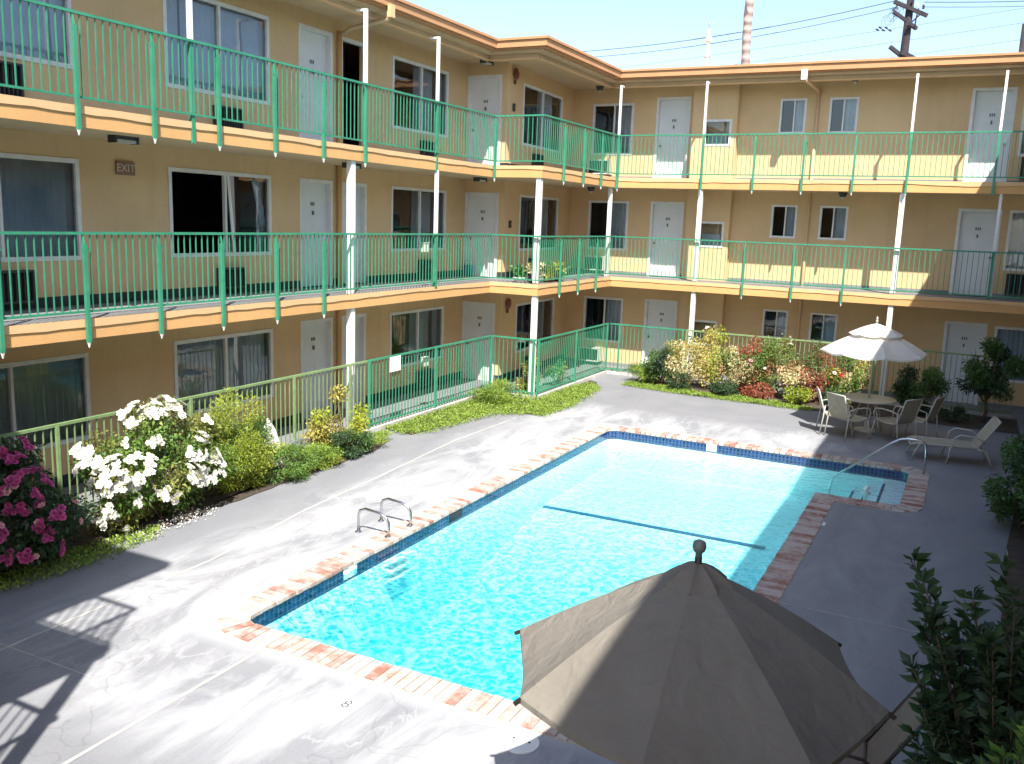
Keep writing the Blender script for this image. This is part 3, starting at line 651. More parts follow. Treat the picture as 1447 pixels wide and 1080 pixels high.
# right-hand wing and the corner block behind the viewpoint: only their shade and reflections reach the picture
def plain_wing(label, x0, x1, y0, y1, ex0, ex1, ey0, ey1, zroof):
    t = thing('motel_wing', label, 'building', ((x0+x1)/2, (y0+y1)/2, 0), 0, 'motel wings round the courtyard')
    mb = MB(); mb.box(x0, x1, y0, y1, 0, zroof-.25); mb.build('wall', 'wall', t)
    for z in (Z2, Z3): mb = MB(); mb.box(ex0, ex1, ey0, ey1, z-T, z); mb.build('walkway_slab', 'slab_edge', t)
    mb = MB(); mb.box(ex0, ex1, ey0, ey1, zroof-.22, zroof); mb.build('roof', 'fascia', t)
    return t
ew = plain_wing('motel wing on the right, seen only as the shadow across pool and deck', 13.0, 17, -24, 4.6, 11.42, 17.2, -24, 4.70, 8.28)
for li, (zf, zc) in enumerate(FLOORS):
    for y0 in (-20, -15.5, -11, -6.5, -2):
        for a, b, z0, z1, mt in ((y0, y0+2.3, zf+.7, zf+2.05, 'screen'), (y0+2.8, y0+3.7, zf, zf+2.05, 'door_white')):
            mb = MB(); mb.box(12.96, 13.004, a, b, z0+.01, z1); mb.build('window' if mt == 'screen' else 'door', mt, ew)
sw = plain_wing('motel block behind the viewpoint, seen only as balcony shadows on the deck', -1.5, 4.0, -24.5, -18.8, -1.5, 5.57, -24.5, -17.07, 8.15)
mb = MB(); mb.box(5.43, 5.54, -17.23, -17.12, 0, 5.12); mb.build('column', 'white_paint', sw)
mb = MB(); mb.box(-1.5, 4.1, -17.068, -16.62, 7.93, 8.149); mb.build('roof', 'fascia', sw)  # unseen roof piece added to shade the magenta roses and left fence end
for ch in sw.children: ch.matrix_parent_inverse = Matrix.Translation(-sw.location)
# ------------------------------------------------------------------ railings
def railing(label, runs, z, group, parent_mat='green_paint'):
    t = thing('balcony_railing', label, 'railing', (*runs[0][0], z), 0, group)
    def put(mb, name, mat=parent_mat, par=None):
        o = mb.build(name, mat, par or t); 
        if par is None: o.matrix_parent_inverse = Matrix.Translation(-t.location)
        return o
    for p0, p1, posts, nrm in runs:
        a, b = Vector((*p0, z)), Vector((*p1, z)); u = (b-a).normalized(); n = Vector((*nrm, 0)); Ln = (b-a).length; h = RAIL
        mb = MB(); mb.bar(a+Vector((0, 0, h-.015)), b+Vector((0, 0, h-.015)), .05, .035); put(mb, 'top_rail')
        mb = MB(); mb.bar(a+Vector((0, 0, .10)), b+Vector((0, 0, .10)), .03, .028); put(mb, 'bottom_rail')
        nb_ = max(1, round(Ln/2.4)); c = int(Ln/.112)
        for k in range(nb_):
            mb = MB()
            for i in range(int(c*k/nb_), int(c*(k+1)/nb_)):
                q = a+u*(i+.5)*Ln/c; w_ = .0072; jx = u*rnd.uniform(-.003, .003)
                mb.hexa([tuple(q+jx+u*sx*w_+n*sy*w_+Vector((0, 0, zz))) for zz in (.085, h-.03) for sx, sy in ((-1, -1), (1, -1), (1, 1), (-1, 1))])
            put(mb, 'baluster_panel')
        for s_ in posts:
            q = a+u*s_+n*.035; mb = MB(); w_ = .024
            mb.hexa([tuple(q+u*sx*w_+n*sy*w_+Vector((0, 0, zz))) for zz in (-.30, h-.16) for sx, sy in ((-1, -1), (1, -1), (1, 1), (-1, 1))])
            mb.bar(q+Vector((0, 0, h-.22)), q-n*.04+Vector((0, 0, h-.22)), .03); mb.bar(q-u*.03+Vector((0, 0, h-.21)), q+u*.07+Vector((0, 0, h-.21)), .018)
            mb.bar(q+Vector((0, 0, h-.16)), q-n*.035+Vector((0, 0, h-.02)), .02)
            o = put(mb, 'post'); mb = MB(); mb.tube([q+Vector((0, 0, -.30)), q+Vector((0, 0, -.325)), q+Vector((0, 0, -.37))], [.026, .02, .008], 6)
            put(mb, 'post_cap', 'white_paint', o)
    return t
A0 = (.03, SW+.5); out = .03
gl_ = 'green balcony railings'
pp = lambda ys: [y-A0[1] for y in ys]
c3 = [.99-.0, 2.25, 3.46]
railing('green railing of the top-floor walkway along the left wing', [((.03, SW+.5), (.03, -.03), pp([-14.66, -13.47, -12.28, -11.09, -9.90, -8.70, -7.49, -6.28, -5.08, -.05]), (1, 0)), ((.03, -.03), (J+.03, -.03), [], (0, -1)), ((J+.03, -.03), (J+.03, L-.03), [1.12, 2.34, 3.53, 4.73], (1, 0))], Z3, gl_)
railing('green railing of the middle-floor walkway along the left wing', [((.03, SW+.5), (.03, -.03), pp([-14.66, -13.47, -12.28, -11.09, -9.90, -8.70, -7.49, -6.28]), (1, 0)), ((.03, -.03), (J+.03, -.03), [], (0, -1)), ((J+.03, -.03), (J+.03, L-.03), [1.16, 2.31, 3.52], (1, 0))], Z2, gl_)
railing('green railing across the top floor of the far wing', [((J+.06, L-.03), (11.38, L-.03), [2.33, 3.66, 4.87, 6.06, 7.27], (0, -1))], Z3, gl_)
railing('green railing across the middle floor of the far wing', [((J+.06, L-.03), (11.38, L-.03), [3.61, 4.85, 6.07], (0, -1))], Z2, gl_)
railing('railing of the corner block, seen only as a striped shadow at bottom left', [((5.55, -24), (5.55, -17.1), [], (1, 0)), ((5.55, -17.1), (-1.5, -17.1), [], (0, 1))], Z3, 'railings seen as shadows')
railing('lower railing of the corner block, seen only as a shadow at the bottom edge', [((5.55, -24), (5.55, -17.1), [], (1, 0)), ((5.55, -17.1), (-1.5, -17.1), [], (0, 1))], Z2, 'railings seen as shadows')
# pool fence on a low kerb
def fence(label, p0, p1, posts, nrm, mat, rails2=True):
    t = thing('pool_fence', label, 'fence', (*p0, 0), 0, 'fence sections round the pool court'); ti = Matrix.Translation(-t.location)
    a, b = Vector((*p0, 0)), Vector((*p1, 0)); u = (b-a).normalized(); n = Vector((*nrm, 0)); Ln = (b-a).length
    def put(mb, name, m_=mat): o = mb.build(name, m_, t); o.matrix_parent_inverse = ti; return o
    mb = MB(); mb.bar(a+Vector((0, 0, FEN-.018)), b+Vector((0, 0, FEN-.018)), .048, .036); put(mb, 'top_rail')
    mb = MB(); mb.bar(a+Vector((0, 0, .14)), b+Vector((0, 0, .14)), .03); put(mb, 'bottom_rail')
    nb_ = max(1, round(Ln/2.4)); c = int(Ln/.112)
    for k in range(nb_):
        mb = MB()
        for i in range(int(c*k/nb_), int(c*(k+1)/nb_)):
            q = a+u*(i+.5)*Ln/c; w_ = .0075
            mb.hexa([tuple(q+u*sx*w_+n*sy*w_+Vector((0, 0, zz))) for zz in (.08, FEN-.03) for sx, sy in ((-1, -1), (1, -1), (1, 1), (-1, 1))])
        put(mb, 'picket_panel')
    for s_ in posts:
        q = a+u*s_+n*.03; mb = MB(); w_ = .020; mb.hexa([tuple(q+u*sx*w_+n*sy*w_+Vector((0, 0, zz))) for zz in (0, FEN-.02) for sx, sy in ((-1, -1), (1, -1), (1, 1), (-1, 1))]); put(mb, 'post')
    mb = MB(); q0, q1 = a-n*.07, b-n*.07; r0, r1 = a+n*.08, b+n*.08
    mb.hexa([(*q0.xy, 0), (*q1.xy, 0), (*r1.xy, 0), (*r0.xy, 0), (*q0.xy, .075), (*q1.xy, .075), (*r1.xy, .075), (*r0.xy, .075)]); put(mb, 'kerb', 'concrete')
    return t
fence('weathered pale green fence behind the white rose bush and left flower bed', (.10, -16.5), (.10, -5.06), [2.4, 4.83, 7.04, 9.34, 10.9], (1, 0), 'pale_green')
fence('bright green fence behind the strip of ground cover, with a white paper sign', (.10, -5.02), (.10, -.02), [.02, 2.43, 4.96], (1, 0), 'green_paint')
fence('short green fence section facing the viewer at the wing corner', (.14, 0), (J+.02, 0), [1.1], (0, -1), 'green_paint')
fence('green fence section running back from the wing corner to the far wing', (J+.05, .02), (J+.05, L-.1), [.02, 2.3, 4.5], (1, 0), 'green_paint')
fence('green fence in front of the far wing left door', (J+.10, L-.09), (3.5, L-.09), [.3, 2.1], (0, -1), 'green_paint')
fence('pale green fence behind the far row of roses, running to the right edge', (3.54, L-.09), (11.4, L-.09), [.02, 2.4, 4.8, 7.2], (0, -1), 'pale_green')
sg = thing('paper_sign', 'white paper sign with two faint lines tied to the green fence', 'sign', (.145, -4.15, 1.26))
mb = MB(); mb.box(0, .004, -.19, .19, -.16, .14); mb.build('sheet', 'paper', sg)
for i, (y0, z0, w_, h_) in enumerate(((-.12, .045, .045, .05), (-.05, .035, .03, .07), (0.0, .045, .04, .06), (.05, .035, .03, .06), (0.0, -.075, .05, .05), (.06, -.08, .025, .07), (.1, -.07, .03, .05))):
    pass
mb = MB()
for y0, z0, w_, h_ in ((-.13, .03, .03, .06), (-.09, .03, .03, .045), (-.03, .03, .045, .06), (.03, .03, .03, .05), (.0, -.09, .05, .05), (.06, -.09, .02, .065), (.10, -.09, .025, .05)): mb.box(.0045, .006, y0, y0+w_, z0, z0+h_)
mb.build('faded_lettering', 'curtain', sg)
ex = thing('exit_sign', 'faded red-brown EXIT sign with pale letters on the left wall, middle floor', 'sign', (XW+.012, -9.12, Z2+2.03))
mb = MB(); mb.box(0, .02, -.17, .17, -.10, .10); mb.build('sign_plate', 'sign_brown', ex)
text_mesh('EXIT', .165, Matrix(((0, 0, 1, .022), (1, 0, 0, 0), (0, 1, 0, 0), (0, 0, 0, 1))), 'sign_pale', 'lettering', ex, .001)
# bells, buttons, lamps
for z, lev in ((7.70, 'top floor'), (2.03, 'ground floor')):
    t = thing('alarm_bell', 'round dark red alarm bell by the corner door, '+lev, 'alarm bell', (XO-.02, YJ+.38, z), 0, 'alarm bells')
    mb = MB(); mb.tube([(.0, 0, 0), (.05, 0, 0), (.06, 0, 0), (.075, 0, 0)], [.06, .14, .13, .05], 20); mb.build('gong', 'red_metal', t, True)
    mb = MB(); mb.box(.0, .03, -.05, .05, -.24, -.14); mb.build('bell_box', 'red_metal', t)
for z, lev in ((6.90, 'top floor'), (4.05, 'middle floor')):
    t = thing('call_box', 'small dark call box beside the corner window, '+lev, 'call box', (XO-.02, YJ+.35, z), 0, 'call boxes')
    mb = MB(); mb.box(0, .05, -.04, .04, -.09, .09); mb.build('box_body', 'ac_dark', t); mb = MB(); mb.box(.05, .058, -.02, .02, -.02, .03); mb.build('button', 'brass', t)
def ceil_lamp(x, y, z, label, long_=True):
    t = thing('ceiling_light', label, 'ceiling light', (x, y, z), 0, 'walkway ceiling lights')
    mb = MB()
    if long_: mb.box(-.07, .07, -.17, .17, -.05, 0); mb.box(-.08, .08, -.20, -.17, -.10, 0); mb.box(-.08, .08, .17, .20, -.10, 0)
    else: mb.lathe((0, 0, 0), [(.06, -.12), (.10, -.06), (.11, 0)], 14)
    mb.build('fitting', 'ac_dark', t)
    mb = MB(); (mb.box(-.06, .06, -.165, .165, -.095, -.052) if long_ else mb.lathe((0, 0, 0), [(.03, -.16), (.05, -.122)], 12)); mb.build('diffuser', 'lamp_glass', t)
ceil_lamp(-.55, -9.9, Z3-T, 'dark ceiling light under the slab above the open window on the left wing'); ceil_lamp(-.6, -4.6, Z3-T, 'dark ceiling light beside the thick white column, middle floor')
ceil_lamp(-.5, .3, Z3-T, 'ceiling light in front of the corner door, middle floor'); ceil_lamp(.6, 4.6, Z3-T, 'ceiling light in the inner corner, middle floor', False)
ceil_lamp(7.1, 5.35, Z3-T, 'ceiling light over the far wing middle-floor small windows', False); ceil_lamp(-.75, .9, zt0-.03, 'white-faced ceiling light above the corner door, top floor')
ceil_lamp(.35, 5.5, zt0-.03, 'ceiling light in the inner corner, top floor', False); ceil_lamp(7.12, 5.45, zt0-.03, 'ceiling light above the far wing top-floor small windows', False)
# through-wall air conditioners
def ac(fr, s, z, lab, mat='ac_dark', w_=.52, h=.36, d=.12):
    p = fr.p(s, z, 0); t = thing('air_conditioner', lab, 'air conditioner', p, 0, 'through-wall air conditioners'); f2 = Fr((0, 0, 0), fr.a, fr.n)
    mb = MB(); e_ = .03; f2.box(mb, -w_/2, w_/2, 0, e_, 0, d); f2.box(mb, -w_/2, w_/2, h-e_, h, 0, d); f2.box(mb, -w_/2, -w_/2+e_, e_, h-e_, 0, d); f2.box(mb, w_/2-e_, w_/2, e_, h-e_, 0, d); mb.build('casing', mat, t)
    mb = MB()
    for i in range(9): f2.box(mb, -w_/2+e_+.006+i*(w_-2*e_)/9, -w_/2+e_+i*(w_-2*e_)/9+.022, e_, h-e_, .01, d-.02)
    mb.build('grille', 'ac_dark', t); mb = MB(); f2.box(mb, -w_/2+e_, w_/2-e_, e_, h-e_, .001, .006); mb.build('grille_back', 'screen', t)
lv = ('ground floor', 'middle floor', 'top floor')
for k, z in ((0, .12), (1, Z2+.10), (2, Z3+.14)):
    if k: ac(FL, -11.1, z, 'dark air conditioner below the leftmost window, '+lv[k], w_=.62, h=.45)
    if k: ac(FL, -6.98, z, 'dark air conditioner below the wide left-wing window, '+lv[k], w_=.6)
    ac(FL, -.56, z, 'air conditioner below the window left of the corner door, '+lv[k], w_=.6)
    ac(FO, 1.95, z, 'air conditioner below the window past the corner door, '+lv[k], w_=.55)
    ac(FB, .35, z, 'boxy beige air conditioner in the inner corner, '+lv[k], 'ac_beige', .62, .40, .38)
    if k: ac(FB, 11.3, z, 'dark air conditioner at the right edge of the far wing, '+lv[k], w_=.7, h=.5)
for t_ in (lw, bw, ew, sw):
    for ch in t_.children: ch.matrix_parent_inverse = Matrix.Translation(-t_.location)
# ------------------------------------------------------------------ planting beds
def sheet(name, pts, z, mat, kind='structure'):
    mb = MB(); mb.add([(x, y, z) for x, y in pts], [tuple(range(len(pts)))]); o = mb.build(name, mat); o['kind'] = kind; return o
def wavy(pts, amp=.06, step=.35):
    out = []
    for i in range(len(pts)):
        a, b = Vector(pts[i]), Vector(pts[(i+1) % len(pts)]); k = max(1, int((b-a).length/step))
        for j in range(k): p = a.lerp(b, j/k); out.append((p.x+rnd.uniform(-amp, amp), p.y+rnd.uniform(-amp, amp)))
    return out
sheet('planting_bed', [(.19, -16)]+wavy([(1.0, -16), (1.1, -12), (1.08, -8.5), (1.02, -6.0), (.8, -5.4)])[:-12]+[(.8, -5.4), (.19, -5.3)], .012, 'soil')
sheet('planting_bed', [(.19, -4.6), (.9, -4.7), (1.1, -3.2), (1.15, -1.9), (1.5, -1.7), (2.25, -1.6), (2.3, -.2), (2.1, 1.7), (1.7, 3.0), (1.42, 3.2), (1.42, -.12), (.19, -.1)], .012, 'soil')
sheet('planting_bed', [(2.35, 4.55), (2.4, 3.2), (3.6, 2.9), (5.5, 2.75), (7.3, 2.7), (8.4, 2.9), (11.5, 2.8), (11.5, 4.55)], .012, 'soil')
sheet('planting_bed', [(10.95, -18), (11.9, -18), (11.9, 2.2), (11.35, 2.2), (11.25, -3), (11.05, -5.5), (10.9, -9)], .012, 'soil')
# ------------------------------------------------------------------ foliage
def leaves(pts, nrm, size, rg, asp=0.45, droop=0.35, up=0.25):
    """numpy leaf builder: each leaf two quads folded on the midrib"""
    n = len(pts); d = rg.normal(size=(n, 3))+nrm*0.9; d[:, 2] += up; d /= np.linalg.norm(d, axis=1)[:, None]
    o = rg.normal(size=(n, 3)); s = np.cross(d, o); s /= np.linalg.norm(s, axis=1)[:, None]; u = np.cross(s, d)
    ln = size*rg.uniform(.6, 1.35, n)[:, None]; wd = ln*asp*.5
    a = pts; tip = pts+d*ln-np.array([0, 0, 1])*ln*droop*.5; mid = pts+d*ln*.5+u*ln*.06
    l = mid+s*wd+u*wd*.35; r = mid-s*wd+u*wd*.35
    v = np.stack([a, l, tip, mid, r], 1).reshape(-1, 3)
    k = (np.arange(n)*5)[:, None]; f = np.concatenate([k+np.array([[0, 3, 2, 1]]), k+np.array([[0, 4, 2, 3]])], 1).reshape(-1, 4)
    return v, f
def np_mesh(name, v, f, mat, r, parent=None):
    me = bpy.data.meshes.new(name); me.vertices.add(len(v)); me.vertices.foreach_set('co', v.astype(np.float32).ravel())
    m = f.shape[1]; me.loops.add(f.size); me.loops.foreach_set('vertex_index', f.astype(np.int32).ravel()); me.polygons.add(len(f))
    me.polygons.foreach_set('loop_start', np.arange(0, f.size, m, dtype=np.int32)); me.polygons.foreach_set('loop_total', np.full(len(f), m, dtype=np.int32))
    at = me.attributes.new('rnd', 'FLOAT', 'FACE'); at.data.foreach_set('value', r.astype(np.float32))
    me.materials.append(MATS[mat]); me.update(calc_edges=True)
    o = bpy.data.objects.new(name, me); COL.objects.link(o)
    if parent is not None: o.parent = parent
    return o
PET = {}
def blossom_mesh(mat, size, seed, truss=False):
    key = (mat, round(size, 3), seed, truss)
    if key in PET: return PET[key]
    rg = np.random.default_rng(seed+5); mb = MB(); offs_ = [(0, 0, 0)]+([(rg.uniform(.8, 1.4)*size*math.cos(q), rg.uniform(.8, 1.4)*size*math.sin(q), rg.uniform(-.5, .1)*size) for q in (rg.uniform(0, 2), rg.uniform(2.2, 4), rg.uniform(4.2, 6))] if truss else [])
    for ox, oy, oz in offs_:
     for ring, (n, tilt, rr) in enumerate(((6, .25, 1.0), (5, .75, .75), (4, 1.15, .5))):
        for i in range(n):
            a = 2*math.pi*(i+ring*.4)/n+rg.uniform(-.15, .15); c, s = math.cos(a), math.sin(a); q = size*rr; h = math.sin(tilt)*q; e = math.cos(tilt)*q; w_ = q*.45
            mb.add([(X_+ox, Y_+oy, Z_+oz) for X_, Y_, Z_ in ((0, 0, 0), (c*e*.6-s*w_, s*e*.6+c*w_, h*.55), (c*e, s*e, h), (c*e*.6+s*w_, s*e*.6-c*w_, h*.55))], [(0, 3, 2, 1)], rg.random())
    o = mb.build('blossom', mat, attr=True); PET[key] = o.data; bpy.data.objects.remove(o); return PET[key]
VIEW = np.array([.62, -.6, .5])
def bush(name, label, cat, loc, rad, nleaf, size, mat, group=None, seed=1, clumps=14, spread=.36, mat2=None, frac2=.4, flowers=(), stems=7, asp=.45, shape=1.0, stem_r=.012, droop=.35, kind=None, up=.25, low=0.08):
    rg = np.random.default_rng(seed); t = thing(name, label, cat, loc, 0, group); rx, ry, rz = rad
    cc = []
    for i in range(clumps):
        d = rg.normal(size=3); d /= np.linalg.norm(d); q = rg.uniform(.45, .85)**(1/1.5)
        cc.append((d[0]*rx*q*shape, d[1]*ry*q*shape, max(low*rz*2, rz+d[2]*rz*q)))
    cc = np.array(cc); wts = rg.uniform(.5, 1.4, clumps)
    def cloud(n, idx):
        w_ = wts[idx]/wts[idx].sum(); k = rg.choice(idx, n, p=w_); dd = rg.normal(size=(n, 3)); dd /= np.linalg.norm(dd, axis=1)[:, None]
        q = rg.uniform(0, 1, n)**.38; sp = np.array([rx, ry, rz*.95])*spread*rg.uniform(.75, 1.2, n)[:, None]
        p = cc[k]+dd*q[:, None]*sp; p[:, 2] = np.abs(p[:, 2]-.01)+.01; return p, dd, k
    half = rg.permutation(clumps); n2 = int(clumps*frac2) if mat2 else 0
    sets = [(mat, half[n2:], int(nleaf*(1-(frac2 if mat2 else 0))))]
    if mat2: sets.append((mat2, half[:n2], int(nleaf*frac2)))
    for m_, idx, n in sets:
        p, dd, k = cloud(n, idx); v, f = leaves(p, dd, size, rg, asp, droop, up)
        tone = rg.uniform(0, .55, clumps)[k]+rg.uniform(0, .45, n); np_mesh('foliage', v, f, m_, np.repeat(tone, 2), t)
    mb = MB()
    for i in range(stems):
        c = cc[i % clumps]; b0 = Vector((rg.uniform(-.12, .12)*rx, rg.uniform(-.12, .12)*ry, 0)); m_ = b0.lerp(Vector(c), .5)+Vector((rg.uniform(-.05, .05), rg.uniform(-.05, .05), .06))
        mb.tube([b0, m_, Vector(c)], [stem_r, stem_r*.75, stem_r*.4], 5)
        e_ = Vector(cc[(i*3+1) % clumps]); mb.tube([m_, m_.lerp(e_, .5)+Vector((0, 0, .04)), e_], [stem_r*.6, stem_r*.4, stem_r*.25], 5)
    if stems: mb.build('stem', 'bark', t)
    for fm, n, fs in flowers:
        for i in range(n):
            for _try in range(60):
                k = rg.integers(clumps); d = rg.normal(size=3); d /= np.linalg.norm(d)
                p = cc[k]+d*np.array([rx, ry, rz])*spread*rg.uniform(.95, 1.1); q = (p-np.array([0, 0, rz]))/np.array([rx, ry, rz])
                if np.linalg.norm(q) > .82 and q@VIEW > .05 and d@VIEW > .1 and p[2] > .08: break
            o = bpy.data.objects.new('blossom', blossom_mesh(fm, fs, int(rg.integers(3)), n > 60)); COL.objects.link(o); o.parent = t
            o.location = p; o.rotation_euler = Vector((d[0], d[1], d[2]+.4)).to_track_quat('Z', 'Y').to_euler(); s_ = rg.uniform(.7, 1.25); o.scale = (s_, s_, s_)
    if kind: t['kind'] = kind
    return t
bush('rose_bush', 'tall rose bush covered in large white blooms against the left fence', 'rose bush', (.70, -10.72, 0), (.62, 1.2, .76), 15000, .065, 'leaf_rose', 'rose bushes', 3, 30, .34, 'leaf_mid', .45, [('petal_white', 99, .050)], 12)
bush('rose_bush', 'shaded rose bush with magenta blooms at the left edge', 'rose bush', (.85, -12.75, 0), (.6, .95, .72), 9000, .075, 'leaf_dark', 'rose bushes', 4, 24, .33, None, 0, [('petal_pink', 84, .046), ('petal_blush', 12, .05)], 10)
bush('conifer_shrub', 'yellow-green feathery shrub right of the white rose bush', 'shrub', (.72, -9.12, 0), (.50, .66, .74), 26000, .05, 'leaf_lime', None, 5, 30, .36, 'leaf_mid', .22, asp=.25, up=.6, shape=.85)
bush('low_shrub', 'low olive-green shrub between the yellow-green shrub and the fence board', 'shrub', (.85, -8.25, 0), (.5, .55, .26), 5500, .05, 'leaf_mid', 'low shrubs in the left bed', 6, 18, .38, 'leaf_lime', .4, asp=.35)
bush('low_shrub', 'low bright green shrub left of the yellow-leaved shrub', 'shrub', (.95, -7.45, 0), (.42, .45, .2), 4500, .045, 'leaf_grass', 'low shrubs in the left bed', 7, 16, .4, 'leaf_lime', .3, asp=.35)
bush('low_shrub', 'low dark green shrub below the yellow-leaved shrub', 'shrub', (.9, -6.65, 0), (.4, .5, .24), 4500, .05, 'leaf_green', 'low shrubs in the left bed', 8, 16, .4, 'leaf_dark', .4)
bush('low_shrub', 'last low light green clump of the left bed, by the pale slab', 'shrub', (.75, -5.75, 0), (.35, .45, .13), 2800, .045, 'leaf_grass', 'low shrubs in the left bed', 9, 12, .42, asp=.3, stems=3)
bush('yellow_shrub', 'open yellow-leaved shrub in front of the thick white column', 'shrub', (.55, -6.45, 0), (.4, .78, .56), 3000, .07, 'leaf_yellow', None, 10, 17, .30, 'leaf_lime', .2, stems=14, stem_r=.014)
bush('silver_plant', 'small silvery tangled plant by the left fence kerb', 'plant', (.35, -7.35, 0), (.2, .45, .2), 1500, .05, 'leaf_silver', None, 11, 10, .4, asp=.2)
def cover(label, poly, n, h, seed, mat='leaf_grass', size=.04, name='ground_cover', mat2=None):
    rg = np.random.default_rng(seed); xs = [p[0] for p in poly]; ys = [p[1] for p in poly]
    def inside(x, y):
        c = False; j = len(poly)-1
        for i in range(len(poly)):
            if (poly[i][1] > y) != (poly[j][1] > y) and x < (poly[j][0]-poly[i][0])*(y-poly[i][1])/(poly[j][1]-poly[i][1])+poly[i][0]: c = not c
            j = i
        return c
    P = []
    bumps = [(rg.uniform(min(xs), max(xs)), rg.uniform(min(ys), max(ys)), rg.uniform(.15, .4)) for _ in range(30)]
    while len(P) < n:
        x, y = rg.uniform(min(xs)-.08, max(xs)+.08), rg.uniform(min(ys)-.08, max(ys)+.08)
        if not inside(x+rg.normal()*.05, y+rg.normal()*.05): continue
        hh = h*(.35+.65*max(0, max(1-math.hypot(x-bx, y-by)/br for bx, by, br in bumps))); P.append((x, y, .012+hh*rg.uniform(0, 1)**.6))
    P = np.array(P); d = np.zeros_like(P); d[:, 2] = .6; v, f = leaves(P, d, size, rg, .5, .2, .3)
    o = np_mesh(name, v, f, mat, np.repeat(rg.uniform(0, 1, len(P)), 2)); tag(o, label, 'ground cover', None, 'stuff'); return o
cover('bright green trailing ground cover along the green fence and round the corner', [(.25, -4.6), (.8, -4.85), (1.2, -4.3), (1.3, -3.2), (1.45, -2.3), (2.0, -1.7), (2.35, -1.75), (2.45, -.4), (2.3, 1.2), (2.1, 2.2), (1.65, 2.7), (1.42, 2.0), (1.42, -.1), (.22, -.1)], 22000, .14, 21)
cover('thin strip of grass edging the far rose bed', [(2.4, 3.0), (3.6, 2.75), (5.5, 2.6), (7.2, 2.55), (7.2, 2.9), (5.5, 3.1), (3.6, 3.3), (2.4, 3.6)], 9000, .10, 22)
cover('fallen pale petals at the foot of the white rose bush', [(.9, -11.6), (1.3, -11.3), (1.25, -10.2), (1.0, -9.9)], 500, .03, 24, 'petal_white', .03, 'fallen_petals')
cover('shaded weeds and grass at the foot of the magenta rose bush', [(.3, -13.8), (1.2, -13.6), (1.45, -12.4), (1.3, -11.2), (1.0, -10.9), (.9, -12.0), (.4, -12.5)], 5000, .07, 23, 'leaf_grass')
bush('grass_tuft', 'spiky green tuft of grass in the ground cover by the corner', 'grass tuft', (.75, -1.0, 0), (.4, .55, .24), 2600, .17, 'leaf_grass', 'grass tufts', 12, 8, .5, 'leaf_green', .4, asp=.07, stems=0, up=1.0)
bush('grass_tuft', 'spiky green tuft of grass at the left end of the far bed', 'grass tuft', (2.75, 3.7, 0), (.45, .35, .22), 2400, .17, 'leaf_grass', 'grass tufts', 13, 8, .5, 'leaf_green', .4, asp=.07, stems=0, up=1.0)
bush('potted_bush', 'yellow-green leafy bush behind the fence at the corner column', 'plant', (.75, .65, 0), (.32, .42, .42), 1400, .09, 'leaf_lime', None, 14, 11, .36, 'leaf_yellow', .4, asp=.4)
bush('potted_bush', 'thin green bush behind the fence right of the corner column', 'plant', (1.0, 1.9, 0), (.22, .3, .36), 700, .08, 'leaf_grass', None, 15, 8, .4, asp=.35)
rows = [(3.15, .35, .50, 'leaf_dark', 'leaf_green', [], 'dark low shrub at the left end of the far rose row'),
        (3.75, .55, .62, 'leaf_yellow', 'leaf_cream', [('petal_white', 3, .06)], 'pale yellow-leaved shrub left of the far white column'),
        (4.55, .50, .78, 'leaf_yellow', 'leaf_lime', [('petal_white', 2, .06)], 'tall yellow-green shrub in front of the far white column'),
        (5.2, .45, .58, 'leaf_cream', 'leaf_mid', [('petal_blush', 2, .06)], 'cream variegated shrub right of the far white column'),
        (5.55, .40, .72, 'leaf_red', 'leaf_mid', [('petal_white', 1, .06)], 'narrow red-leaved rose in the middle of the far row'),
        (6.15, .55, .74, 'leaf_rose', 'leaf_mid', [('petal_white', 4, .065)], 'green rose bush with a few white blooms in the far row'),
        (6.75, .4, .48, 'leaf_cream', 'leaf_red', [], 'low cream and red shrub in the far row'),
        (7.15, .55, .80, 'leaf_red', 'leaf_green', [('petal_red', 3, .06)], 'tallest red-leaved shrub left of the white parasol'),
        (7.75, .5, .62, 'leaf_mid', 'leaf_yellow', [('petal_white', 2, .065)], 'green and yellow rose bush half behind the white parasol')]
for i, (x, r_, h, m1, m2, fl_, lab) in enumerate(rows):
    bush('rose_shrub', lab, 'rose bush', (x, 3.72+.12*(i % 3), 0), (r_*1.12, .42, h*1.04), 3600, .065, m1, 'shrubs of the far rose row', 30+i, 20, .37, m2, .45, fl_, 8)
for i, (x, y) in enumerate(((3.9, 3.2), (5.0, 3.15), (5.9, 3.2), (6.9, 3.15), (7.6, 3.2))):
    bush('small_plant', ('dark little plant left in front of the far yellow shrub', 'dark woody plant in front of the cream variegated shrub', 'purple-brown little plant near the middle of the far bed edge', 'bright lime little plant at the far bed edge', 'brown woody plant by the parasol end of the far bed')[i], 'plant', (x, y, 0), (.38, .25, .22), 1300, .06, ('leaf_dark', 'leaf_dark', 'leaf_red', 'leaf_lime', 'leaf_dark')[i], 'small plants edging the far bed', 45+i, 10, .4, stems=6)
bush('round_bush', 'round dark bush behind the patio chairs, in shade', 'bush', (9.42, 3.6, 0), (.62, .5, .60), 9000, .06, 'leaf_green', None, 50, 20, .34, 'leaf_dark', .6)
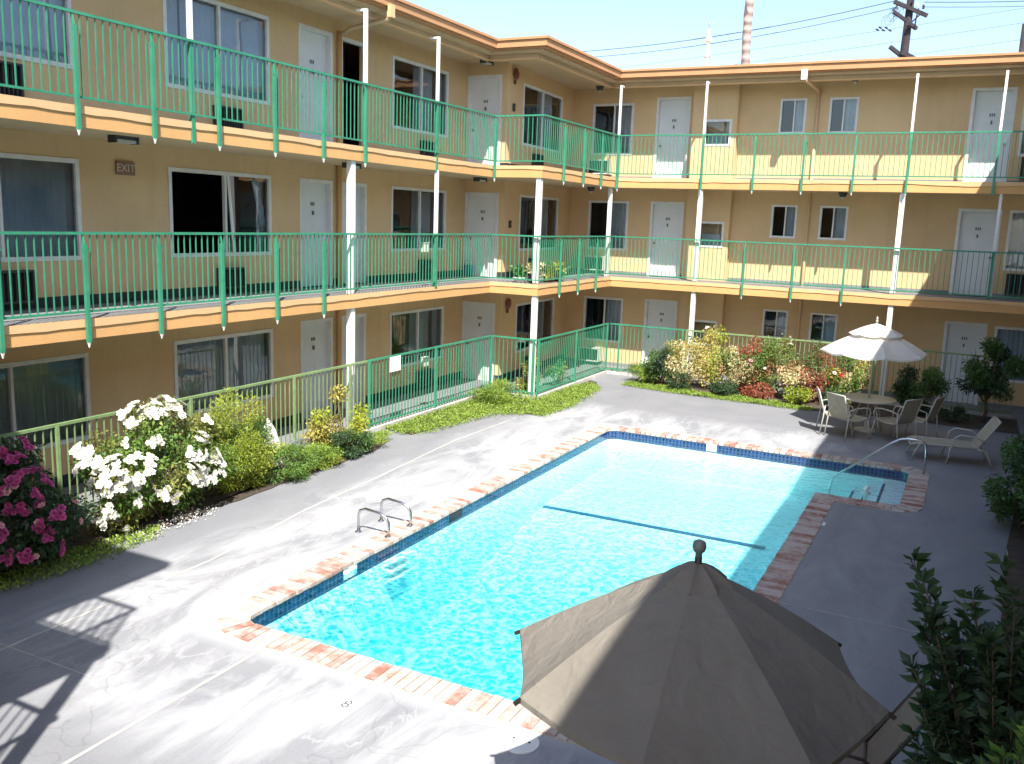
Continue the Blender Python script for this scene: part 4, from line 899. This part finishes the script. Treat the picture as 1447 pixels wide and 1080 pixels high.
def tree(name, label, loc, trunk_h, rad, nleaf, size, mat, mat2, seed, lean=(0, 0)):
    t = bush(name, label, 'tree', loc, rad, nleaf, size, mat, None, seed, 22, .30, mat2, .5, stems=0)
    for ch in t.children: ch.location.z += trunk_h; ch.location.x += lean[0]; ch.location.y += lean[1]
    mb = MB(); rg = random.Random(seed); top = Vector((lean[0], lean[1], trunk_h+rad[2]*.7))
    mb.tube([(0, 0, 0), (lean[0]*.3+.03, lean[1]*.3, trunk_h*.5), (lean[0]*.8, lean[1]*.8, trunk_h), top], [.045, .036, .03, .012], 8)
    for i in range(9):
        z = trunk_h*rg.uniform(.7, 1.2); q = Vector((lean[0]*.8, lean[1]*.8, z)); a = rg.uniform(0, 6.28); e_ = Vector((lean[0]+rad[0]*.75*math.cos(a), lean[1]+rad[1]*.75*math.sin(a), trunk_h+rad[2]*rg.uniform(.4, 1.6)))
        mb.tube([q, q.lerp(e_, .5)+Vector((0, 0, .07)), e_], [.02, .014, .005], 6)
    mb.build('trunk', 'bark', t, True); return t
tree('small_tree', 'small open-crowned dark tree by the far right door', (10.8, 3.7, 0), .55, (.72, .55, .66), 8000, .075, 'leaf_green', 'leaf_dark', 51)
bush('shade_plant', 'small dark plant at the foot of the far right tree', 'plant', (10.2, 3.3, 0), (.35, .3, .2), 900, .06, 'leaf_dark', None, 52, 9, .4)
bush('edge_shrub', 'dark green shrub halfway along the right edge', 'shrub', (11.3, -4.4, 0), (.50, 1.15, .66), 9000, .075, 'leaf_dark', None, 53, 26, .32, 'leaf_green', .4)
# near oleander with long narrow leaves in whorls
def oleander(label, loc, tips, seed, mat='leaf_olea', mat2='leaf_dark', ls=.095):
    rg = np.random.default_rng(seed); t = thing('oleander_shrub', label, 'shrub', loc); mb = MB(); P = []; Dn = []
    for tip in tips:
        tip = Vector(tip); b0 = Vector((rg.uniform(-.06, .06), rg.uniform(-.06, .06), 0)); m1 = b0.lerp(tip, .45)+Vector((rg.uniform(-.08, .08), rg.uniform(-.08, .08), .12))
        ax = [b0, b0.lerp(m1, .5)+Vector((.02, .01, 0)), m1, m1.lerp(tip, .55)+Vector((0, 0, .04)), tip]; mb.tube(ax, [.012, .009, .007, .005, .003], 6)
        for s_ in np.linspace(.36, 1.0, 24):
            k = s_*4; i = min(3, int(k)); p = ax[i].lerp(ax[i+1], k-i); d = (ax[i+1]-ax[i]).normalized()
            for j in range(5 if s_ < .98 else 9):
                a = rg.uniform(0, 6.28); o = Vector((math.cos(a), math.sin(a), rg.uniform(-.2, .5))); P.append(p); Dn.append((o*.9+d*.7).normalized())
    P = np.array(P); Dn = np.array(Dn)*6; n = len(P); h = rg.random(n) < .5
    for m_, q in ((mat, h), (mat2, ~h)):
        v, f = leaves(P[q], Dn[q], ls, rg, .36, .3, 0); np_mesh('foliage', v, f, m_, np.repeat(rg.uniform(0, 1, q.sum()), 2), t)
    mb.build('stem', 'bark', t, True); return t
rg_ = random.Random(5)
tips = [(-.72, .15, 2.42), (-.66, .0, 2.36), (-.60, -.05, 2.20), (-.62, .1, 2.05), (-.42, .05, 2.30), (-.30, .1, 2.50), (-.24, -.05, 2.40), (-.15, .0, 2.28), (-.66, -.1, 1.92), (-.60, -.15, 1.76)]
for i in range(130): tips.append((rg_.uniform(-.62, .5), rg_.uniform(-.35, .4), rg_.uniform(1.0, 2.22)))
oleander('long-leaved dark shrub reaching in at the lower right, beside the tan parasol', (10.85, -14.0, 0), tips, 60)
tips = []
for i in range(95):
    a = rg_.uniform(0, 6.28); q = rg_.uniform(0, 1)**.5; tips.append((q*.38*math.cos(a), q*.38*math.sin(a), 1.95+.62*math.sqrt(max(0, 1-q*q))*rg_.uniform(.6, 1)))
oleander('mid-green bushy shrub in the bottom right corner', (10.78, -15.6, 0), tips, 61, 'leaf_mid', 'leaf_dark', .075)
# ------------------------------------------------------------------ garden furniture
def parasol(name, label, loc, R0, za, zr, th0, mat, pole_mat, vent, rot=1, ribs=True, finial='ball', bulge=.07):
    t = thing(name, label, 'parasol', loc); n = 8; c = MB(); f = MB(); lift = .1 if vent > .4 else 0
    ang = [th0+rot*2*math.pi*i/n for i in range(n)]
    def pt(i, q, frac=0.0):
        # frac 0 at rib i, 1 at rib i+1; sags between ribs
        a0, a1 = ang[i % n], ang[(i+1) % n]
        p0 = Vector((math.cos(a0), math.sin(a0), 0)); p1 = Vector((math.cos(a1), math.sin(a1), 0)); p = p0.lerp(p1, frac)*q*R0
        z = za+(zr-za)*(q**1.0)+bulge*math.sin(math.pi*q)-.055*math.sin(math.pi*frac)*q*q
        p *= (1-.02*math.sin(math.pi*frac)*q); return (p.x, p.y, z)
    NS, NR = 8, 9
    for i in range(n):
        for a in range(NS):
            for b in range(NR):
                q0 = .12+(1-.12)*b/NR; q1 = .12+(1-.12)*(b+1)/NR; f0, f1 = a/NS, (a+1)/NS
                c.quad(pt(i, q0, f0), pt(i, q1, f0), pt(i, q1, f1), pt(i, q0, f1))
    o = c.build('canopy', mat, t, True)
    hem = MB()
    for i in range(n):
        for a in range(NS):
            p, q = Vector(pt(i, 1, a/NS)), Vector(pt(i, 1, (a+1)/NS)); hem.quad(p, q, q+Vector((0, 0, -.035)), p+Vector((0, 0, -.035)))
    hem.build('hem', mat, o)
    v = MB(); R1 = R0*vent
    for i in range(n):
        for a in range(6):
            for b in range(4):
                def vp(ff, g):
                    a0, a1 = ang[i], ang[(i+1) % n]; p0 = Vector((math.cos(a0), math.sin(a0), 0)); p1 = Vector((math.cos(a1), math.sin(a1), 0)); q = max(.02, g)
                    p = p0.lerp(p1, ff)*q*R1; return (p.x, p.y, za+.022+(.12 if vent > .4 else 0)+(zr-za)*vent*q*.95+.02*math.sin(math.pi*q)-.03*math.sin(math.pi*ff)*q)
                v.quad(vp(a/6, b/4), vp(a/6, (b+1)/4), vp((a+1)/6, (b+1)/4), vp((a+1)/6, b/4))
    v.build('vent_cap', mat, t, True)
    for i in range(n):
        mb = MB(); e_ = pt(i, 1.03); mb.bar((0, 0, za-.03), (e_[0], e_[1], e_[2]-.012), .016, .022); mb.build('rib', pole_mat, t)
    mb = MB(); mb.tube([(0, 0, 0), (0, 0, za+.05+lift)], .021, 12); mb.build('pole', pole_mat, t, True)
    mb = MB(); mb.lathe((0, 0, za+.06+lift), [(.018, -.02), (.02, .015), (.032, .025), (.040, .05), (.034, .078), (.012, .090)], 16) if finial == 'ball' else mb.lathe((0, 0, za+.06+lift), [(.02, 0), (.03, .03), (.012, .06), (.025, .08), (.004, .13)], 12)
    mb.build('finial', 'finial_grey' if finial == 'ball' else pole_mat, t, True)
    mb = MB(); mb.lathe((0, 0, .0), [(.24, .002), (.24, .04), (.10, .07), (.04, .09), (.04, .30)], 24); mb.build('base', pole_mat, t, True)
    return t
parasol('parasol', 'large tan canvas parasol in the foreground, half in shade', (9.06, -14.28, 0), 1.05, 2.31, 1.70, 3.21, 'canvas_tan', 'brown_frame', .19, bulge=.03)
parasol('parasol', 'white two-tiered parasol over the patio table at the far end', (8.56, 1.15, 0), 1.05, 2.16, 1.72, .3, 'canvas_white', 'tan_frame', .52, finial='spike')
def sling_chair(label, loc, rz, group='sling patio chairs'):
    t = thing('patio_chair', label, 'chair', loc, rz, group)   # faces +Y
    for sx_ in (-1, 1):
        x = .27*sx_; mb = MB()
        mb.tube([(x, .27, .40), (x*1.08, .30, .55), (x*1.1, .26, .64), (x*1.1, .10, .665), (x*1.1, -.12, .655), (x*1.05, -.26, .62)], .014, 8); mb.build('armrest', 'tan_frame', t, True)
        mb = MB(); mb.tube([(x, .27, .40), (x*1.03, .30, .2), (x*1.06, .33, 0)], .014, 8); mb.build('leg', 'tan_frame', t, True)
        mb = MB(); mb.tube([(x*1.03, -.26, .62), (x*1.03, -.28, .38), (x*1.05, -.33, 0)], .014, 8); mb.build('leg', 'tan_frame', t, True)
    mb = MB()
    for sx_ in (-1, 1): x = .245*sx_; mb.tube([(x, .28, .415), (x, 0, .38), (x, -.20, .40), (x, -.27, .50), (x, -.40, .92)], .013, 8)
    mb.tube([(-.245, -.40, .92), (.245, -.40, .92)], .013, 8); mb.tube([(-.245, .28, .415), (.245, .28, .415)], .013, 8); mb.build('frame', 'tan_frame', t, True)
    def sheet_(prof, name):
        mb = MB()
        for (y0, z0), (y1, z1) in zip(prof, prof[1:]):
            for a in range(6):
                x0, x1 = -.24+.08*a, -.16+.08*a; s0, s1 = -.012*math.sin(math.pi*a/6), -.012*math.sin(math.pi*(a+1)/6); mb.quad((x0, y0, z0+s0), (x1, y0, z0+s1), (x1, y1, z1+s1), (x0, y1, z1+s0))
        mb.build(name, 'sling', t, True)
    sheet_([(.28, .415), (.12, .39), (0, .378), (-.12, .385), (-.20, .40)], 'seat'); sheet_([(-.20, .40), (-.25, .46), (-.29, .56), (-.345, .74), (-.40, .92)], 'backrest')
    return t
sling_chair('sling chair at the left end of the patio table, legs in the sun', (8.0, .55, 0), R(-75))
sling_chair('sling chair left front of the patio table, seen from behind', (8.28, .28, 0), R(-38))
sling_chair('sling chair right front of the patio table, turned to the pool', (9.15, .55, 0), R(55))
sling_chair('sling chair at the right end of the patio table with its back raised', (9.55, 1.05, 0), R(72))
tb = thing('patio_table', 'round patio table under the white parasol', 'table', (8.56, 1.15, 0))
mb = MB(); mb.lathe((0, 0, .68), [(.52, 0), (.55, .01), (.55, .03), (.53, .038)], 36); mb.build('tabletop', 'tan_frame', tb)
for i in range(4):
    a = R(45+90*i); mb = MB(); mb.tube([(.18*math.cos(a), .18*math.sin(a), .68), (.30*math.cos(a), .30*math.sin(a), .4), (.42*math.cos(a), .42*math.sin(a), 0)], .016, 8); mb.build('leg', 'tan_frame', tb, True)
def chaise(label, loc, rz, fr_mat, sl_mat, seat_z=.34, back=50, length=1.30, blen=.72, wd=.60):
    t = thing('sun_lounger', label, 'sun lounger', loc, rz, 'sun loungers')  # feet at -X, head towards +X
    h = wd/2; bx, bz = blen*math.cos(R(back)), blen*math.sin(R(back))
    mb = MB()
    for s in (-1, 1): mb.tube([(0, s*h, seat_z-.03), (.12, s*h, seat_z), (length, s*h, seat_z)], .015, 8)
    mb.tube([(0, -h, seat_z-.03), (0, h, seat_z-.03)], .014, 8); mb.tube([(length, -h, seat_z), (length, h, seat_z)], .014, 8); mb.build('seat_frame', fr_mat, t, True)
    mb = MB()
    for s in (-1, 1): mb.tube([(length, s*h, seat_z), (length+bx, s*h, seat_z+bz)], .015, 8)
    mb.tube([(length+bx, -h, seat_z+bz), (length+bx, h, seat_z+bz)], .018, 8); mb.build('back_frame', fr_mat, t, True)
    def sh(a, b, name):
        mb = MB(); a, b = Vector(a), Vector(b); k = 8
        for i in range(k):
            for j in range(4):
                def q(u, v_): p = a.lerp(b, u); return (p.x, (-h+.01)+(2*h-.02)*v_, p.z+.004-.02*math.sin(math.pi*u)*math.sin(math.pi*v_))
                mb.quad(q(i/k, j/4), q((i+1)/k, j/4), q((i+1)/k, (j+1)/4), q(i/k, (j+1)/4))
        mb.build(name, sl_mat, t, True)
    sh((.02, 0, seat_z-.01), (length-.01, 0, seat_z), 'seat'); sh((length+.01, 0, seat_z+.01), (length+bx, 0, seat_z+bz), 'backrest')
    for s in (-1, 1):
        y = s*(h+.02)
        mb = MB(); mb.tube([(length-.42, y, seat_z-.02), (length-.40, y, seat_z+.16), (length-.30, y, seat_z+.23), (length-.02, y, seat_z+.21), (length+.12, y, seat_z+.12)], .013, 8); mb.build('armrest', fr_mat, t, True)
        mb = MB(); mb.tube([(.16, y, seat_z), (.10, y, seat_z-.12), (.02, y, 0)], .014, 8); mb.build('leg', fr_mat, t, True)
        mb = MB(); mb.tube([(length-.45, y, seat_z-.01), (length-.46, y, .15), (length-.50, y, 0)], .014, 8); mb.build('leg', fr_mat, t, True)
        mb = MB(); mb.tube([(length, y, seat_z), (length+.14, y, seat_z-.04), (length+.22, y, .15), (length+.28, y, 0)], .014, 8); mb.build('leg', fr_mat, t, True)
    return t
chaise('tan sun lounger with raised back on the shaded deck right of the steps', (9.50, -.72, 0), R(9), 'tan_frame', 'sling', .34, 58, 1.12, .62)
chaise('dark-framed brown sun lounger half hidden under the tan parasol at lower right', (8.82, -12.62, 0), R(4), 'brown_frame', 'sling_brown', .40, 60, 1.12, .66)
t = thing('towel', 'crumpled white towel on the brown lounger at lower right', 'towel', (9.70, -12.45, .385)); rgt = np.random.default_rng(4); mb = MB(); NG = 9
hh = .03+.05*rgt.random((NG+1, NG+1)); hh[0] = hh[-1] = .002; hh[:, 0] = hh[:, -1] = .002
for a_ in range(NG):
    for b_ in range(NG): mb.quad(*[((u_/NG-.5)*.22, (v_/NG-.5)*.16, hh[u_, v_]) for u_, v_ in ((a_, b_), (a_+1, b_), (a_+1, b_+1), (a_, b_+1))])
mb.build('towel_cloth', 'paper', t, True)
# ------------------------------------------------------------------ odds and ends
wb_ = thing('wooden_board', 'white pointed board leaning on the fence between the low shrubs', 'board', (.36, -8.0, 0))
mb = MB(); pr = [(-.22, .05), (-.19, .62), (-.02, .86), (.12, .66), (.20, .4), (.22, .05)]
k = len(pr); vs = [(.02-z*.1, y, z) for y, z in pr]+[(.045-z*.1, y, z) for y, z in pr]; mb.add(vs, [tuple(reversed(range(k))), tuple(range(k, 2*k))]+[(i, (i+1) % k, k+(i+1) % k, k+i) for i in range(k)]); mb.build('board_panel', 'white_paint', wb_)
mb = MB(); mb.box(-.03, .0, -.02, .02, .02, .6); mb.build('board_brace', 'white_paint', wb_)
def pot(label, loc, r_, h, mat, pl, seed, size=.13, n=160):
    t = thing('potted_plant', label, 'potted plant', loc, 0, 'potted plants on the middle-floor corner')
    mb = MB(); mb.lathe((0, 0, 0), [(r_*.7, .003), (r_, h), (r_*1.1, h), (r_*1.1, h+.02), (r_*.95, h+.02)], 16); mb.build('pot', mat, t, True)
    rg = np.random.default_rng(seed); P = np.zeros((n, 3)); P[:, :2] = rg.normal(size=(n, 2))*r_*.5; P[:, 2] = h+.02+rg.uniform(0, .22, n)**1.0; d = P.copy(); d[:, 2] = .25; v, f = leaves(P, d*6, size, rg, .3, .5, .3); np_mesh('foliage', v, f, pl, np.repeat(rg.random(n), 2), t)
pot('low white bowl with green leaves on the middle-floor corner, left of the column', (.62, .35, Z2), .16, .10, 'ceramic', 'leaf_mid', 1)
pot('tall pale-leaved potted plant just left of the corner column', (.95, .45, Z2), .12, .18, 'screen', 'leaf_cream', 2, .2)
pot('yellow-green potted plant right of the corner column', (1.02, 1.1, Z2), .13, .14, 'terracotta', 'leaf_lime', 3, .2)
pot('second yellow-green potted plant, farthest right on the corner', (1.05, 1.6, Z2), .12, .14, 'terracotta', 'leaf_yellow', 4, .2)
t = thing('blue_bucket', 'blue bucket on the middle floor left of the corner door', 'bucket', (-1.25, 1.15, Z2)); mb = MB(); mb.lathe((0, 0, 0), [(.10, .003), (.13, .26), (.14, .27), (.14, .29), (.12, .29)], 18); mb.build('bucket_body', 'blue_plastic', t, True)
mb = MB(); mb.tube([(-.13, 0, .27), (-.09, 0, .38), (0, 0, .42), (.09, 0, .38), (.13, 0, .27)], .006, 6); mb.build('handle', 'steel', t, True)
for (y, z, lab) in ((-2.82, Z2+.83, 'beige meter box on the middle-floor railing by the thin column'), (-2.75, FEN-.32, 'beige meter box on the green ground-floor fence')):
    t = thing('meter_box', lab, 'meter box', (-.02, y, z), 0, 'meter boxes'); mb = MB(); mb.box(-.05, .02, -.10, .10, -.09, .09); mb.build('box_body', 'ac_beige', t); mb = MB(); mb.box(-.06, .03, -.11, .11, .09, .105); mb.build('lid', 'ac_beige', t)
# ------------------------------------------------------------------ beyond the roof
pl_ = thing('utility_pole', 'dark wooden utility pole with slanting crossarms above the far roof', 'utility pole', (6.93, 20, 0)); 
mb = MB(); mb.tube([(-.02, 0, 0), (0, 0, 10.9), (.04, 0, 13.2)], [.20, .16, .13], 10); mb.build('pole_shaft', 'wood_pole', pl_, True)
for (x0, z0, x1, z1, w_, dy) in ((-.52, 12.78, .68, 12.25, .13, -.2), (-.5, 12.42, .05, 12.05, .11, -.18), (.1, 11.95, .34, 11.82, .12, -.18), (-.5, 11.15, .0, 10.78, .13, -.18), (-.1, 10.95, .38, 10.72, .16, -.12)):
    mb = MB(); mb.bar((x0, dy-.15, z0), (x1, dy+.15, z1), w_); mb.build('crossarm', 'wood_pole', pl_)
mb = MB(); mb.tube([(.36, -.2, 12.5), (.30, -.2, 12.1), (.30, -.2, 11.85)], .03, 6); mb.bar((.02, -.15, 11.9), (.45, -.2, 12.3), .04); mb.build('brace', 'wood_pole', pl_)
for i, (x, z) in enumerate(((-.46, 12.9), (-.2, 12.8), (.12, 12.72), (.3, 12.6), (.52, 12.5), (-.42, 12.55))):
    mb = MB(); mb.lathe((x, -.2, z-.03), [(.03, 0), (.05, .04), (.03, .08), (.05, .10), (.02, .16)], 8); mb.build('insulator', 'ceramic' if i % 2 else 'wood_pole', pl_)
rg_ = random.Random(3); mb = MB()
for k in range(5):
    c0 = (-.75+.1*k, -.25, 12.25+.08*k); pts = [(-.15-.1*k, -.2, 12.6)]
    for j in range(9): a = j*.8+k; pts.append((c0[0]+.2*math.cos(a)*rg_.uniform(.6, 1.2), -.25, c0[2]-.15+.28*math.sin(a)*rg_.uniform(.5, 1)))
    mb.tube(pts, .010, 5)
mb.build('cable_loops', 'cable', pl_)
mb = MB()
for x, z in ((-1.08, 11.85), (-.98, 11.92), (-.86, 11.82), (-.76, 11.9), (-.62, 11.8)): mb.tube([(x, -.2, z), (x+.10, -.22, z-.06)], .035, 6)
mb.build('splice_case', 'wood_pole', pl_)
pt_ = thing('palm_trunk', 'tall ringed palm trunk rising behind the far roof', 'palm tree', (1.39, 18, 0)); mb = MB()
pts = [(.03-.08*z/13+.015*math.sin(z*2), 0, z) for z in np.linspace(0, 15, 40)]; mb.tube(pts, [.165+.012*math.sin(i*2.6) for i in range(40)], 14); mb.build('trunk', 'palm_trunk', pt_, True)
pc = MB()
for i in range(14):
    a = i*.45+.2; P0 = Vector((-.05, 0, 15)); prev = P0
    for k in range(1, 9): q = P0+Vector((math.cos(a)*.32*k, math.sin(a)*.32*k, .45*math.sin(k*.38)-.02*k*k)); s_ = Vector((-math.sin(a), math.cos(a), -.3))*.22*math.sin(k/9*3.1); pc.quad(prev, q-s_, q+Vector((0, 0, .01)), q+s_, rnd.random()); prev = q
pc.build('crown', 'leaf_green', pt_, attr=True)
t = thing('roof_antenna', 'white vent mast with brackets standing on the far roof', 'antenna', (2.37, 9.0, ZR-.05)); mb = MB(); mb.tube([(0, 0, 0), (0, 0, 1.2), (-.01, 0, 1.85)], [.05, .045, .03], 10); mb.build('mast', 'white_paint', t, True)
mb = MB(); mb.tube([(-.09, 0, 1.05), (.09, 0, 1.05)], .035, 8); mb.tube([(-.01, 0, 1.85), (-.01, 0, 2.05)], .02, 8); mb.build('bracket', 'stone', t); mb = MB(); mb.lathe((0, 0, 1.45), [(.05, 0), (.10, .05), (.10, .10), (.04, .22)], 12); mb.build('cowl', 'white_paint', t, True)
t = thing('utility_pole', 'second dark pole cut by the right edge above the far roof', 'utility pole', (10.98, 24, 0)); mb = MB(); mb.tube([(0, 0, 0), (0, 0, 12.55)], [.2, .13], 10); mb.build('pole_shaft', 'wood_pole', t, True)
def wire(label, a, b, sag, r_=.014, n=28):
    a, b = Vector(a), Vector(b); mb = MB(); c = (a+b)/2
    mb.tube([a.lerp(b, i/n)+Vector((0, 0, -sag*4*(i/n)*(1-i/n)))-c for i in range(n+1)], r_, 4); o = mb.build('power_line', 'cable'); o.location = c; tag(o, label, 'power line', 'overhead wires')
wire('upper power line running left from the crossarms of the utility pole', (6.5, 19.8, 12.85), (-22, 22, 13.2), 1.2, .02); wire('second power line running left from the utility pole', (6.5, 19.8, 12.6), (-22, 22, 13.0), 1.25, .016)
wire('power line running right from the top of the utility pole', (7.45, 19.8, 12.72), (32, 21, 14.6), .9, .02); wire('lower twin of the power line right of the utility pole', (7.45, 19.8, 12.55), (32, 21, 14.4), .9, .016)
wire('thin low telephone wire crossing above the far roof', (-20, 21, 9.6), (30, 26, 15.4), .6, .010); wire('lowest thin telephone wire just above the far roof', (-20, 21, 9.2), (30, 26, 14.6), .6, .009); wire('middle thin telephone wire above the far roof', (-20, 21, 10.1), (30, 26, 16.0), .6, .009)
